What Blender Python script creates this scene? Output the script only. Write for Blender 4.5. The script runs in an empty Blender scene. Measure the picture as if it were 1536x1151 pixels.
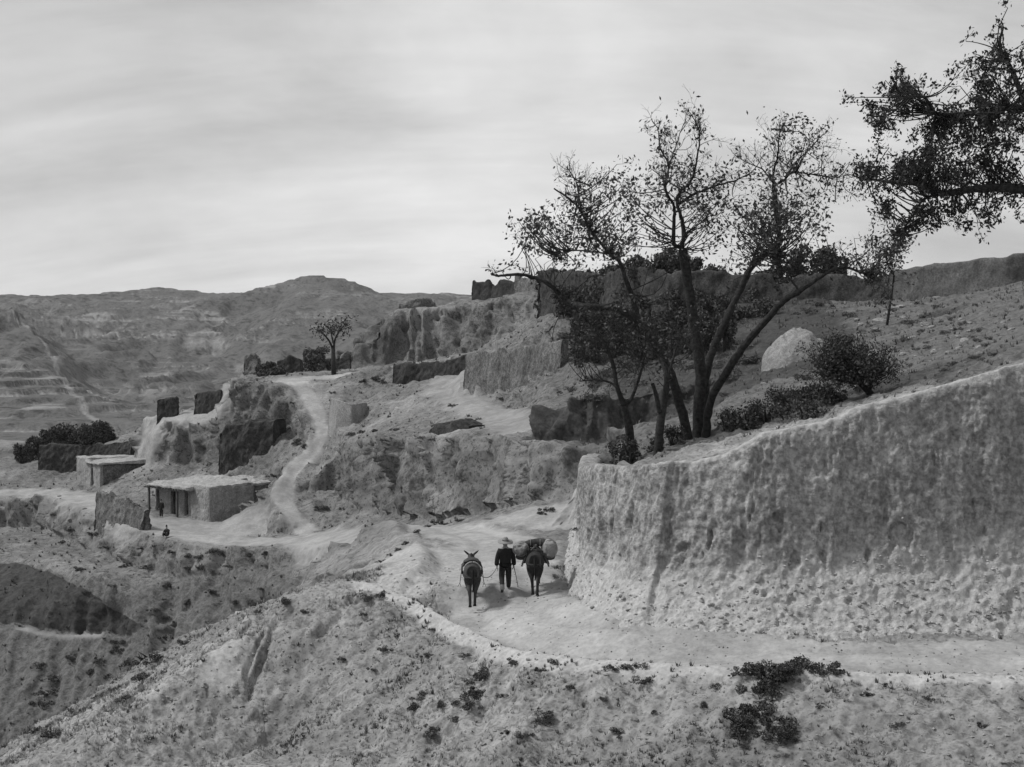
import bpy, bmesh, math, random
import numpy as np
from mathutils import Vector, Matrix
from mathutils.geometry import delaunay_2d_cdt
from mathutils.bvhtree import BVHTree
R = math.radians
random.seed(7); rng = np.random.default_rng(7)
scene = bpy.context.scene
col = scene.collection

# ------------------------------------------------------------------ camera, sky, sun, exposure
F = 2110.0; CX = 768.0; HZ = 545.0            # focal length in photo pixels, centre column, eye level row
cam = bpy.data.cameras.new('camera'); camo = bpy.data.objects.new('camera', cam); col.objects.link(camo)
cam.sensor_fit = 'HORIZONTAL'; cam.sensor_width = 36; cam.lens = 36 * F / 1536
cam.shift_y = (HZ - 575.5) / 1536; cam.clip_start = 0.1; cam.clip_end = 12000
camo.location = (0, 0, 0); camo.rotation_euler = (R(90), 0, 0)
scene.camera = camo

SUN_FROM = Vector((-0.64, 0.06, 0.77)).normalized()
SUN_STRENGTH = 3.0
world = bpy.data.worlds.new('World'); scene.world = world; world.use_nodes = True
wn = world.node_tree; wn.nodes.clear()
def N(t, kind, **kw):
    n = t.nodes.new(kind)
    for k, v in kw.items(): setattr(n, k, v)
    return n
def build_world():
    L = wn.links.new
    out = N(wn, 'ShaderNodeOutputWorld'); bg = N(wn, 'ShaderNodeBackground'); bg.inputs[1].default_value = 0.1
    sky = N(wn, 'ShaderNodeTexSky', sky_type='NISHITA', sun_disc=False)
    sky.sun_elevation = math.asin(SUN_FROM.z); sky.sun_rotation = math.atan2(SUN_FROM.x, SUN_FROM.y)
    sky.air_density = 1.0; sky.dust_density = 1.0
    bw = N(wn, 'ShaderNodeRGBToBW'); L(sky.outputs[0], bw.inputs[0])
    # thin, streaky overcast: noise on a flat cloud deck (direction / height)
    tc = N(wn, 'ShaderNodeTexCoord'); sep = N(wn, 'ShaderNodeSeparateXYZ'); L(tc.outputs['Generated'], sep.inputs[0])
    zz = N(wn, 'ShaderNodeMath', operation='ADD'); L(sep.outputs[2], zz.inputs[0]); zz.inputs[1].default_value = 0.45
    zm = N(wn, 'ShaderNodeMath', operation='MAXIMUM'); L(zz.outputs[0], zm.inputs[0]); zm.inputs[1].default_value = 0.04
    dx = N(wn, 'ShaderNodeMath', operation='DIVIDE'); L(sep.outputs[0], dx.inputs[0]); L(zm.outputs[0], dx.inputs[1])
    dy = N(wn, 'ShaderNodeMath', operation='DIVIDE'); L(sep.outputs[1], dy.inputs[0]); L(zm.outputs[0], dy.inputs[1])
    cmb = N(wn, 'ShaderNodeCombineXYZ'); L(dx.outputs[0], cmb.inputs[0]); L(dy.outputs[0], cmb.inputs[1])
    def layer(scale, detail, loc, rot=0.25, sx=1, sy=1):
        mp = N(wn, 'ShaderNodeMapping'); mp.inputs['Location'].default_value = loc
        mp.inputs['Rotation'].default_value = (0, 0, rot); mp.inputs['Scale'].default_value = (sx, sy, 1)
        L(cmb.outputs[0], mp.inputs[0])
        nz = N(wn, 'ShaderNodeTexNoise'); nz.inputs['Scale'].default_value = scale; nz.inputs['Detail'].default_value = detail
        nz.inputs['Roughness'].default_value = 0.55; nz.inputs['Distortion'].default_value = 0.4; L(mp.outputs[0], nz.inputs['Vector'])
        return nz.outputs[0]
    a = layer(1.3, 7, (3.1, 1.7, 0)); b = layer(3.2, 8, (9.0, 4.0, 2), -0.18, 0.7, 1.6)
    m1 = N(wn, 'ShaderNodeMath', operation='MULTIPLY_ADD'); L(b, m1.inputs[0]); m1.inputs[1].default_value = 0.55
    m0 = N(wn, 'ShaderNodeMath', operation='MULTIPLY'); L(a, m0.inputs[0]); m0.inputs[1].default_value = 0.65; L(m0.outputs[0], m1.inputs[2])
    c3 = layer(5.5, 6, (2.0, 7.0, 5), -0.1, 0.35, 2.2); m3 = N(wn, 'ShaderNodeMath', operation='MULTIPLY_ADD'); L(c3, m3.inputs[0]); m3.inputs[1].default_value = 0.22; L(m1.outputs[0], m3.inputs[2]); m1 = m3
    ramp = N(wn, 'ShaderNodeMapRange'); ramp.inputs[1].default_value = 0.54; ramp.inputs[2].default_value = 0.90
    ramp.inputs[3].default_value = 4.6; ramp.inputs[4].default_value = 8.9; L(m1.outputs[0], ramp.inputs[0])
    mix = N(wn, 'ShaderNodeMix'); mix.data_type = 'FLOAT'; mix.inputs[0].default_value = 0.86
    L(bw.outputs[0], mix.inputs[2]); L(ramp.outputs[0], mix.inputs[3])
    L(mix.outputs[0], bg.inputs[0]); L(bg.outputs[0], out.inputs[0])
build_world()
sl = bpy.data.lights.new('sun', 'SUN'); sl.energy = SUN_STRENGTH; sl.angle = R(9); sl.color = (1, 0.995, 0.985)
so = bpy.data.objects.new('sun', sl); col.objects.link(so); so.rotation_euler = (-SUN_FROM).to_track_quat('-Z', 'Y').to_euler()
so.location = SUN_FROM * 200
vs = scene.view_settings; vs.view_transform = 'Standard'; vs.look = 'None'; vs.gamma = 1; vs.exposure = 0.0; vs.use_curve_mapping = False
scene.cycles.max_bounces = 6; scene.cycles.volume_bounces = 1; scene.cycles.volume_step_rate = 5
scene.cycles.use_denoising = True

# ------------------------------------------------------------------ helpers
def P(px, py, d): return np.array([(px - CX) / F * d, d, (HZ - py) / F * d])
def V(px, py, d): return Vector(P(px, py, d))

PERM = np.random.default_rng(5).permutation(4096).astype(np.int32); VALS = np.random.default_rng(6).uniform(-1, 1, 4096).astype(np.float32)
def vnoise(p, s=0):
    p = np.asarray(p, np.float32) + np.float32(s * 7.31); fl = np.floor(p); i = fl.astype(np.int32) & 4095; f = p - fl; u = f * f * f * (f * (f * 6 - 15) + 10); w = 1 - u
    X = (PERM[i[:, 0]], PERM[(i[:, 0] + 1) & 4095]); r = 0
    for a in (0, 1):
        ra = 0
        for b in (0, 1):
            y = PERM[(X[a] + i[:, 1] + b) & 4095]
            rb = VALS[(y + i[:, 2]) & 4095] * w[:, 2] + VALS[(y + i[:, 2] + 1) & 4095] * u[:, 2]
            ra = ra + rb * (u[:, 1] if b else w[:, 1])
        r = r + ra * (u[:, 0] if a else w[:, 0])
    return r
ROT = np.array([[0.36, 0.48, -0.8], [-0.8, 0.6, 0.0], [0.48, 0.64, 0.6]])
def fbm(p, octv=3, s=0, gain=0.5):
    r = 0; a = 1; t = 0; q = np.asarray(p, float)
    for o in range(octv):
        r = r + a * vnoise(q, s + o * 17); t += a; a *= gain; q = (q @ ROT.T) * 2.03 + 11.3
    return r / t

def subdivide(v, t, thr, maxit=14, limit=1600000):
    """split every edge longer than thr(midpoint); conforming"""
    for it in range(maxit):
        e = np.concatenate([t[:, [0, 1]], t[:, [1, 2]], t[:, [2, 0]]]); e.sort(axis=1)
        key = e[:, 0].astype(np.int64) * (len(v) + 1) + e[:, 1]
        uk, inv = np.unique(key, return_inverse=True)
        ue = np.stack([uk // (len(v) + 1), uk % (len(v) + 1)], 1)
        A = v[ue[:, 0]]; B = v[ue[:, 1]]; mid = (A + B) / 2
        sp = thr(A, B) if callable(thr) else np.linalg.norm(A - B, axis=1) > thr
        if not sp.any() or len(t) > limit: break
        idx = np.full(len(ue), -1, np.int64); idx[sp] = len(v) + np.arange(sp.sum()); v = np.concatenate([v, mid[sp]])
        n = len(t); m = np.stack([idx[inv[:n]], idx[inv[n:2 * n]], idx[inv[2 * n:]]], 1); s = m >= 0; c = s.sum(1); out = [t[c == 0]]
        f = c == 3
        if f.any():
            T = t[f]; M = m[f]
            out += [np.stack([T[:, 0], M[:, 0], M[:, 2]], 1), np.stack([M[:, 0], T[:, 1], M[:, 1]], 1), np.stack([M[:, 2], M[:, 1], T[:, 2]], 1), M]
        for k in range(3):                       # exactly one split edge (k)
            f = (c == 1) & s[:, k]
            if f.any():
                T = np.roll(t[f], -k, 1); M = m[f][:, k]
                out += [np.stack([T[:, 0], M, T[:, 2]], 1), np.stack([M, T[:, 1], T[:, 2]], 1)]
            f = (c == 2) & ~s[:, k]              # all but k
            if f.any():
                T = np.roll(t[f], -k, 1); M = np.roll(m[f], -k, 1)
                out += [np.stack([T[:, 0], T[:, 1], M[:, 1]], 1), np.stack([T[:, 0], M[:, 1], M[:, 2]], 1), np.stack([M[:, 2], M[:, 1], T[:, 2]], 1)]
        t = np.concatenate(out)
    return v, t
def smooth(v, t, n, w=0.5, fix=None):
    e = np.concatenate([t[:, [0, 1]], t[:, [1, 2]], t[:, [2, 0]]]); a = np.concatenate([e[:, 0], e[:, 1]]); b = np.concatenate([e[:, 1], e[:, 0]])
    cnt = np.maximum(np.bincount(a, minlength=len(v)), 1)
    for _ in range(n):
        avg = np.stack([np.bincount(a, v[b, k], minlength=len(v)) for k in range(3)], 1) / cnt[:, None]
        nv = v + w * (avg - v)
        if fix is not None: nv[fix] = v[fix]
        v = nv
    return v
def normals(v, t):
    n = np.cross(v[t[:, 1]] - v[t[:, 0]], v[t[:, 2]] - v[t[:, 0]]); r = np.zeros_like(v)
    for k in range(3):
        for c in range(3): r[:, c] += np.bincount(t[:, k], n[:, c], minlength=len(v))
    return r / np.maximum(np.linalg.norm(r, axis=1), 1e-12)[:, None]
def mesh_np(name, v, t, smooth_shade=True):
    me = bpy.data.meshes.new(name); v = np.ascontiguousarray(v, np.float32); t = np.ascontiguousarray(t, np.int32); k = t.shape[1]
    me.vertices.add(len(v)); me.vertices.foreach_set('co', v.ravel())
    me.loops.add(t.size); me.loops.foreach_set('vertex_index', t.ravel())
    me.polygons.add(len(t)); me.polygons.foreach_set('loop_start', np.arange(0, t.size, k, dtype=np.int32))
    me.polygons.foreach_set('use_smooth', np.full(len(t), smooth_shade)); me.update(calc_edges=True); me.validate()
    return me
def link(name, me, mat=None, parent=None):
    o = bpy.data.objects.new(name, me); col.objects.link(o)
    if mat is not None:
        me.materials.clear(); me.materials.append(mat)
    if parent is not None: o.parent = parent
    return o
def attr(me, name, val):
    a = me.attributes.new(name, 'FLOAT', 'POINT'); a.data.foreach_set('value', np.ascontiguousarray(val, np.float32))
def tag(o, label, cat, group=None, kind=None):
    if label: o['label'] = label
    if cat: o['category'] = cat
    if group: o['group'] = group
    if kind: o['kind'] = kind
    return o
def empty(name, loc=(0, 0, 0), rz=0):
    o = bpy.data.objects.new(name, None); col.objects.link(o); o.location = loc; o.rotation_euler = (0, 0, rz); o.empty_display_size = 0.2
    return o
def resample(pts, step):
    pts = np.asarray(pts, float); out = [pts[0]]
    for a, b in zip(pts[:-1], pts[1:]):
        n = max(1, int(math.ceil(np.linalg.norm(b - a) / step)))
        for k in range(1, n + 1): out.append(a + (b - a) * k / n)
    return np.array(out)
def spline(pts, n):
    """Catmull-Rom through pts, n samples a span"""
    p = np.asarray(pts, float); q = np.vstack([2 * p[0] - p[1], p, 2 * p[-1] - p[-2]]); out = []
    for i in range(1, len(q) - 2):
        for k in range(n):
            t = k / n
            out.append(0.5 * (2 * q[i] + (q[i + 1] - q[i - 1]) * t + (2 * q[i - 1] - 5 * q[i] + 4 * q[i + 1] - q[i + 2]) * t * t + (3 * q[i] - q[i - 1] - 3 * q[i + 1] + q[i + 2]) * t ** 3))
    out.append(p[-1]); return np.array(out)
def seg_dist(p, a, b):
    ab = b - a; t = np.clip(((p - a) @ ab) / max(ab @ ab, 1e-9), 0, 1); return np.linalg.norm(p - (a + t[:, None] * ab), axis=1)
def line_dist(p, pts):
    r = np.full(len(p), 1e9)
    for a, b in zip(pts[:-1], pts[1:]): r = np.minimum(r, seg_dist(p, a, b))
    return r
def in_poly(p, poly):
    x, y = p[:, 0], p[:, 1]; r = np.zeros(len(p), bool); n = len(poly)
    for i in range(n):
        x1, y1 = poly[i]; x2, y2 = poly[(i + 1) % n]
        c = ((y1 > y) != (y2 > y)); r ^= c & (x < (x2 - x1) * (y - y1) / ((y2 - y1) if y2 != y1 else 1e-9) + x1)
    return r
sstep = lambda a, b, x: (lambda t: t * t * (3 - 2 * t))(np.clip((x - a) / (b - a), 0, 1))

# ------------------------------------------------------------------ materials (all neutral greys: the photograph is monochrome)
def mat_new(name):
    m = bpy.data.materials.new(name); m.use_nodes = True; t = m.node_tree; b = t.nodes['Principled BSDF']
    b.inputs['Roughness'].default_value = 0.95; b.inputs['Specular IOR Level'].default_value = 0.15
    return m, t, b
def noise_node(t, scale, detail=4, rough=0.55, sx=(1, 1, 1), src=None):
    if src is None:
        g = N(t, 'ShaderNodeNewGeometry'); src = g.outputs['Position']
    mp = N(t, 'ShaderNodeMapping'); mp.inputs['Scale'].default_value = sx; t.links.new(src, mp.inputs[0])
    n = N(t, 'ShaderNodeTexNoise'); n.inputs['Scale'].default_value = scale; n.inputs['Detail'].default_value = detail; n.inputs['Roughness'].default_value = rough
    t.links.new(mp.outputs[0], n.inputs['Vector']); return n.outputs[0]
def mapr(t, s, a, b, c, d):
    n = N(t, 'ShaderNodeMapRange'); t.links.new(s, n.inputs[0])
    for i, x in enumerate((a, b, c, d)): n.inputs[i + 1].default_value = x
    return n.outputs[0]
def mth(t, op, a, b):
    n = N(t, 'ShaderNodeMath', operation=op)
    for i, x in enumerate((a, b)):
        if isinstance(x, (int, float)): n.inputs[i].default_value = x
        else: t.links.new(x, n.inputs[i])
    return n.outputs[0]
def mixf(t, f, a, b):
    n = N(t, 'ShaderNodeMix'); n.data_type = 'FLOAT'
    for i, x in ((0, f), (2, a), (3, b)):
        if isinstance(x, (int, float)): n.inputs[i].default_value = x
        else: t.links.new(x, n.inputs[i])
    return n.outputs[0]
def bump(t, b, h, strength, dist):
    n = N(t, 'ShaderNodeBump'); n.inputs['Strength'].default_value = strength; n.inputs['Distance'].default_value = dist
    t.links.new(h, n.inputs['Height']); t.links.new(n.outputs[0], b.inputs['Normal'])
def earth(name, pale, dark, scale=1.0, speck=0.5, streak=True, bumpd=0.06, use_attr=False, fine=6.0, loose=False):
    m, t, b = mat_new(name)
    big = noise_node(t, 0.35 * scale, 5); med = noise_node(t, 1.8 * scale, 5, 0.6); fin = noise_node(t, fine * scale, 4, 0.65)
    st = noise_node(t, 1.6 * scale, 4, 0.6, (1, 1, 0.16))
    f = mth(t, 'ADD', mth(t, 'MULTIPLY', big, 0.35), mth(t, 'MULTIPLY', med, 0.35))
    f = mth(t, 'ADD', f, mth(t, 'MULTIPLY', st if streak else med, 0.35))
    f = mapr(t, f, 0.42, 0.66, 0.0, 1.0)
    c = mixf(t, f, dark, pale)
    sp = mapr(t, fin, 0.38, 0.62, 1 - speck, 1.0 + speck * 0.35); c = mth(t, 'MULTIPLY', c, sp)
    if loose:
        al = N(t, 'ShaderNodeAttribute', attribute_name='loose'); lc = mth(t, 'MULTIPLY', mapr(t, med, 0.3, 0.7, 0.34, 0.43), mapr(t, fin, 0.38, 0.62, 0.78, 1.1)); c = mixf(t, al.outputs['Fac'], c, lc)
    if use_attr:
        ar = N(t, 'ShaderNodeAttribute', attribute_name='road'); av = N(t, 'ShaderNodeAttribute', attribute_name='veg_shade')
        rn = noise_node(t, 3.0, 5, 0.6); rc = mth(t, 'MULTIPLY', mapr(t, rn, 0.3, 0.7, 0.29, 0.38), mapr(t, fin, 0.3, 0.7, 0.88, 1.08))
        vn = mapr(t, mth(t, 'ADD', mth(t, 'MULTIPLY', fin, 0.5), mth(t, 'MULTIPLY', med, 0.5)), 0.36, 0.62, 0.16, 0.055)
        # plant cover, and shade painted as dark ground: noise threshold moved by the veg attribute
        vm = mth(t, 'ADD', mth(t, 'MULTIPLY', fin, 0.55), mth(t, 'MULTIPLY', med, 0.45))
        vf = mapr(t, mth(t, 'ADD', vm, mth(t, 'MULTIPLY', av.outputs['Fac'], 0.42)), 0.60, 0.74, 0.0, 1.0)
        tn = noise_node(t, 0.5, 3, 0.5); rc = mth(t, 'MULTIPLY', rc, mapr(t, tn, 0.35, 0.65, 0.80, 1.12))
        c = mixf(t, vf, c, mth(t, 'MULTIPLY', vn, mapr(t, av.outputs['Fac'], 1.0, 1.15, 1.0, 0.45))); c = mixf(t, ar.outputs['Fac'], c, rc)  # highest mask values deepen the colour further, as painted shade
    cb = N(t, 'ShaderNodeCombineColor')
    for i in range(3): t.links.new(c, cb.inputs[i])
    t.links.new(cb.outputs[0], b.inputs['Base Color'])
    h = mth(t, 'ADD', mth(t, 'MULTIPLY', med, 0.6), mth(t, 'MULTIPLY', fin, 0.5)); bump(t, b, h, 0.8, bumpd)
    return m
def plain(name, v, var=0.3, scale=8, rough=0.9, bumpd=0.01, translucent=0.0):
    m, t, b = mat_new(name); n = noise_node(t, scale, 4, 0.6); c = mapr(t, n, 0.3, 0.7, v * (1 - var), v * (1 + var))
    cb = N(t, 'ShaderNodeCombineColor')
    for i in range(3): t.links.new(c, cb.inputs[i])
    t.links.new(cb.outputs[0], b.inputs['Base Color']); b.inputs['Roughness'].default_value = rough
    bump(t, b, n, 0.5, bumpd)
    return m
M = dict(
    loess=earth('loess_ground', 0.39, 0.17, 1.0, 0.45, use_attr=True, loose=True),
    wall=earth('loess_wall', 0.40, 0.20, 1.5, 0.45, bumpd=0.14, fine=4.5, loose=True),
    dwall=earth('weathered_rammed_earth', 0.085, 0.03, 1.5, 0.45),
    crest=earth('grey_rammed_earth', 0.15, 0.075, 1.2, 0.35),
    mud=earth('mud_plaster', 0.33, 0.20, 1.6, 0.35, bumpd=0.04),
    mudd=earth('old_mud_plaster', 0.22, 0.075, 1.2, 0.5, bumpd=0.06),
    roof=earth('packed_mud_roof', 0.40, 0.27, 1.2, 0.3, streak=False, bumpd=0.02),
    palem=earth('pale_chalky_earth', 0.31, 0.19, 2.0, 0.3, streak=False, bumpd=0.05),
    hills=earth('hill_ground', 0.25, 0.08, 0.03, 0.55, streak=False, bumpd=4.0, use_attr=True, fine=7.0),
    rock=earth('loess_clod', 0.34, 0.19, 3.0, 0.3, streak=False),
    rubble=earth('pale_rubble', 0.42, 0.32, 3.0, 0.2, streak=False),
    bark=plain('dark_bark', 0.032, 0.6, 9, bumpd=0.05), leaf=plain('dull_leaf', 0.075, 0.7, 5), leafd=plain('dark_leaf', 0.042, 0.5, 2),
    shrub=plain('shrub_leaf', 0.068, 0.75, 6), shrubm=plain('dry_shrub_leaf', 0.10, 0.5, 5), grass=plain('dry_grass', 0.30, 0.45, 1.5), grassd=plain('dark_herb', 0.11, 0.5, 1.5), grassm=plain('dull_grass', 0.15, 0.5, 1.5),
    black=plain('black_cotton', 0.018, 0.3, 20), trouser=plain('dark_cotton', 0.028, 0.3, 20), straw=plain('straw', 0.22, 0.2, 40), skin=plain('skin', 0.25, 0.1, 10), cloth=plain('pale_cloth', 0.24, 0.2, 20),
    mule=plain('dark_brown_hide', 0.030, 0.35, 6, 0.75), hair=plain('black_hair', 0.015, 0.3, 30), mulel=plain('brown_hide', 0.045, 0.35, 6, 0.75), sack=plain('coarse_sacking', 0.20, 0.3, 9), dsack=plain('dark_felt', 0.05, 0.4, 9), wood=plain('old_wood', 0.10, 0.35, 14), dwood=plain('dark_wood', 0.03, 0.3, 14), rope=plain('hemp_rope', 0.25, 0.2, 30), leather=plain('leather', 0.05, 0.3, 20), belt=plain('pale_webbing', 0.30, 0.2, 20),
)

# ------------------------------------------------------------------ terrain: surveyed break lines -> triangulated -> refined and weathered
LINES = []
def ln(*pts): LINES.append(np.array([P(*p) for p in pts]))
def raw(*pts): LINES.append(np.array(pts, float))
# the spur the camera stands on and the gully in front of it
raw((-60, -20, -3), (0, -20, -1.9), (60, -20, -1.0)); raw((-60, 0, -8), (-12, 0, -3), (-4, 0, -1.75), (6, 0, -1.75), (60, 0, -1))
raw((-60, 4, -11), (-12, 5, -6), (-3, 4.5, -2.3), (8, 4.5, -2.3), (60, 5, -3)); raw((-60, 9, -18), (-12, 10, -11), (0, 10, -7.5), (10, 10, -7.5), (60, 10, -7))
raw((-60, 18, -28), (-22, 22, -23), (-8, 21, -17), (4, 19, -13), (16, 18, -11.5), (60, 18, -10.5))
ln((-300, 1330, 36), (110, 1190, 37.5), (400, 1125, 39.8), (600, 1125, 36.5), (760, 1125, 33.8), (1100, 1125, 30.7), (1500, 1125, 29.2), (1900, 1125, 28.5), (2600, 1125, 28))
F3 = [(-300, 1330, 37.6), (0, 1172, 38.7), (110, 1110, 40), (220, 1040, 41.3), (300, 990, 42.2), (345, 962, 43), (385, 948, 43.8), (440, 896, 45), (480, 880, 45.8), (545, 871, 46), (590, 885, 45), (640, 908, 43.3), (700, 940, 40.5), (760, 969, 38), (850, 985, 36.2), (1000, 993, 34.6), (1150, 1000, 33.6), (1300, 1005, 32.8), (1510, 1010, 32.2), (1900, 1015, 31.6), (2600, 1015, 31.2)]
ln(*F3)
ln((560, 882, 46.4), (597, 897, 45.4), (647, 919, 43.7), (705, 950, 41.1), (764, 978, 38.7), (850, 992, 36.7), (1000, 1000, 35.1), (1150, 1006, 34.1), (1300, 1010, 33.35), (1510, 1013, 32.8), (1900, 1018, 32.2), (2600, 1018, 31.8))
ln((566, 880, 46.9), (600, 893, 46.0), (650, 914, 44.5), (708, 942, 42.1), (766, 967, 39.8), (850, 982, 37.6), (1000, 990, 35.9), (1150, 996, 34.9), (1300, 1000, 34.1), (1510, 1003, 33.5), (1900, 1008, 32.9), (2600, 1008, 32.5))
F4 = [(2600, 945, 36.6), (1900, 945, 36.8), (1510, 948, 36.7), (1300, 948, 36.7), (1150, 948, 36.8), (1050, 945, 37.2), (950, 935, 38.1), (900, 920, 39.6), (862, 898, 42.2), (848, 870, 45.5), (846, 840, 50), (848, 815, 55), (852, 800, 60)]
ln(*F4)
# earth hidden in the wall, then the level behind it
WB = [(2600, 945, 38.6), (1900, 945, 38.8), (1510, 948, 38.7), (1300, 948, 38.7), (1150, 948, 38.8), (1050, 945, 39.2), (960, 935, 40.1), (920, 915, 42.4), (905, 890, 45.5), (895, 845, 50), (890, 815, 55), (885, 797, 61)]
ln(*WB)
H0 = [(2600, 310, 39.6), (1900, 462, 39.8), (1510, 569, 39.8), (1420, 590, 39.8), (1310, 619, 39.8), (1200, 645, 39.8), (1135, 664, 39.9), (1050, 688, 40.3), (1000, 699, 40.7), (965, 699, 41.6), (940, 697, 43.5), (930, 693, 47), (920, 686, 53), (912, 676, 60), (906, 668, 69)]
ln(*H0)
# far rim of the road / foot of the cliffs, then their top edge
ln((884, 792, 62), (850, 788, 62.5), (800, 794, 62.5), (740, 793, 63.5), (690, 793, 65), (650, 800, 66))
ln((864, 745, 66.9), (820, 750, 68.1), (785, 757, 70.1), (745, 764, 75.7), (705, 772, 82.0), (660, 780, 88.1), (620, 776, 94.9), (560, 768, 106.8), (520, 752, 117.5), (503, 735, 123))
ln((866, 700, 68), (820, 700, 69.2), (785, 700, 71), (745, 690, 76.6), (705, 680, 82.8), (660, 678, 88.8), (620, 680, 95.6), (560, 680, 107.6), (520, 682, 118.4), (500, 684, 124))
ln((860, 668, 69), (820, 659, 70.2), (785, 662, 72.0), (745, 655, 77.4), (705, 657, 83.4), (660, 652, 89.5), (620, 658, 96.4), (560, 661, 108.4), (520, 664, 119.3), (500, 668, 125.5))
# dark cut bank behind the edge
ln((915, 664, 73.5), (880, 667, 73.2), (840, 669, 73.6), (800, 664, 75.5), (782, 655, 77.5)); ln((922, 600, 75.8), (905, 589, 75.8), (880, 592, 75.6), (830, 616, 76.0), (800, 640, 77.5), (788, 650, 78.6))
# knoll, mound inside the bend, ridge falling left
ln((598, 786, 64.5), (584, 778, 66), (545, 798, 69), (505, 828, 68), (470, 857, 66), (445, 888, 61)); ln((590, 800, 72), (545, 812, 78), (500, 850, 79), (470, 890, 80))
ln((628, 805, 60), (640, 808, 57.5), (658, 832, 52.5), (664, 852, 49.6), (655, 883, 44.9)); ln((622, 808, 55), (634, 822, 51), (630, 846, 47.6), (602, 866, 46.6)); ln((604, 806, 60), (590, 822, 57), (560, 852, 51), (520, 868, 49.5))
# road goes down behind the knoll to the ledge with the houses: outer edge, inner edge
E = [(628, 822, 70), (600, 826, 78), (560, 818, 87), (520, 817, 93), (460, 822, 101), (400, 825, 106), (330, 823, 110), (270, 814, 113), (225, 800, 117), (185, 786, 122), (150, 774, 127), (110, 757, 137), (70, 741, 148), (28, 752, 150), (-150, 752, 152), (-500, 752, 155)]
ln(*E)
ln((640, 803, 72), (600, 806, 85), (560, 803, 94), (520, 800, 101), (485, 800, 109), (450, 802, 114.5), (400, 802, 117.5), (330, 800, 120.5), (270, 790, 123), (225, 778, 126), (190, 760, 133), (150, 742, 146), (100, 735, 155), (70, 728, 160), (28, 728, 160), (-150, 728, 162), (-500, 728, 165))
# scarp below the ledge edge, slope, ploughed hollow, gully floor
LINES.append(np.array([P(x, y, d) + [0, -dd, -dz] for (x, y, d), dd, dz in zip(E[3:], (0.8, 0.9, 1.1, 1.3, 1.5, 1.6, 1.7, 1.8, 1.9, 2.0, 2.0, 2.0, 2.0), (0.5, 0.7, 1.1, 1.9, 2.5, 2.8, 3.0, 3.0, 3.1, 3.2, 2.6, 2.6, 2.6))]))
ln((-150, 835, 130), (28, 833, 126), (80, 846, 119), (120, 857, 115), (150, 864, 112.5), (185, 893, 109.5), (235, 938, 106.8)); ln((-150, 850, 129), (28, 845, 123.5), (80, 862, 117), (120, 880, 112.8), (150, 898, 110), (185, 920, 108.2), (228, 944, 106.3))
ln((-150, 935, 113), (28, 938, 112), (70, 948, 110.5), (150, 950, 108.5), (205, 953, 106.7)); ln((-150, 943, 111.5), (28, 946, 110.7), (70, 955, 109.3), (150, 957, 107.5), (210, 958, 106))
ln((300, 905, 107.5), (380, 890, 102), (440, 880, 95), (490, 860, 88)); ln((-150, 1130, 99), (0, 1130, 99), (110, 1125, 98), (240, 1050, 99), (345, 985, 99), (410, 960, 95), (470, 925, 86))
raw((-60, 83, -31), (-42, 82, -31), (-24, 80, -27), (-14, 72, -20), (-10, 64, -14.5)); raw((-60, 58, -30), (-38, 58, -29), (-22, 60, -23), (-13, 58, -16)); raw((-60, 46, -25), (-30, 46, -19), (-19, 48, -14), (-12, 51, -10))
# zigzag path up to the terrace (two shoulders)
PATH = [(470, 800, 113), (440, 776, 117), (424, 748, 121), (430, 717, 125), (455, 690, 128), (477, 662, 131), (484, 640, 134), (472, 610, 139), (456, 586, 144), (442, 574, 147)]
ln(*[(x - 13, y + (4 if i < 3 else 0), d - (1 if i < 4 else 0)) for i, (x, y, d) in enumerate(PATH)][1:]); ln(*[(x + 14, y - 2, d + 0.6) for x, y, d in PATH])
# bank left of the path, house yard back, dark step, terrace cliff
ln((404, 802, 119), (403, 765, 122.5), (405, 735, 125)); ln((414, 700, 128), (440, 690, 128.3))
ln((216, 764, 133), (285, 777, 128), (314, 784, 124.8), (350, 780, 126), (395, 770, 127.5)); ln((232, 762, 134.5), (300, 770, 129.5), (350, 768, 129.5), (398, 757, 130)); ln((232, 734, 141.5), (300, 722, 138.5), (360, 716, 137), (402, 712, 133)); ln((200, 700, 156), (250, 694, 148), (300, 695, 146.5), (345, 698, 140.8), (405, 690, 135.5), (452, 680, 131))
ln((204, 690, 158.5), (225, 650, 152.5), (245, 632, 151), (300, 632, 150), (330, 650, 144), (345, 655, 141.8), (420, 648, 139.2), (458, 662, 135))
ln((218, 622, 155.5), (245, 622, 153.5), (300, 618, 153), (322, 622, 150)); ln((322, 628, 148.5), (345, 577, 145), (370, 573, 143.6), (405, 574, 142.6), (424, 578, 143.4)); ln((448, 640, 137.6), (438, 605, 140.6))
# far left: yard behind the hut, wall line, then down to the valley
ln((-500, 702, 170), (28, 702, 168), (60, 700, 168), (150, 698, 166), (200, 694, 162)); ln((-500, 690, 185), (28, 688, 185), (115, 672, 188), (200, 660, 185), (240, 630, 175), (320, 620, 170)); ln((-500, 760, 240), (100, 760, 240), (300, 700, 235), (500, 700, 235))
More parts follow.
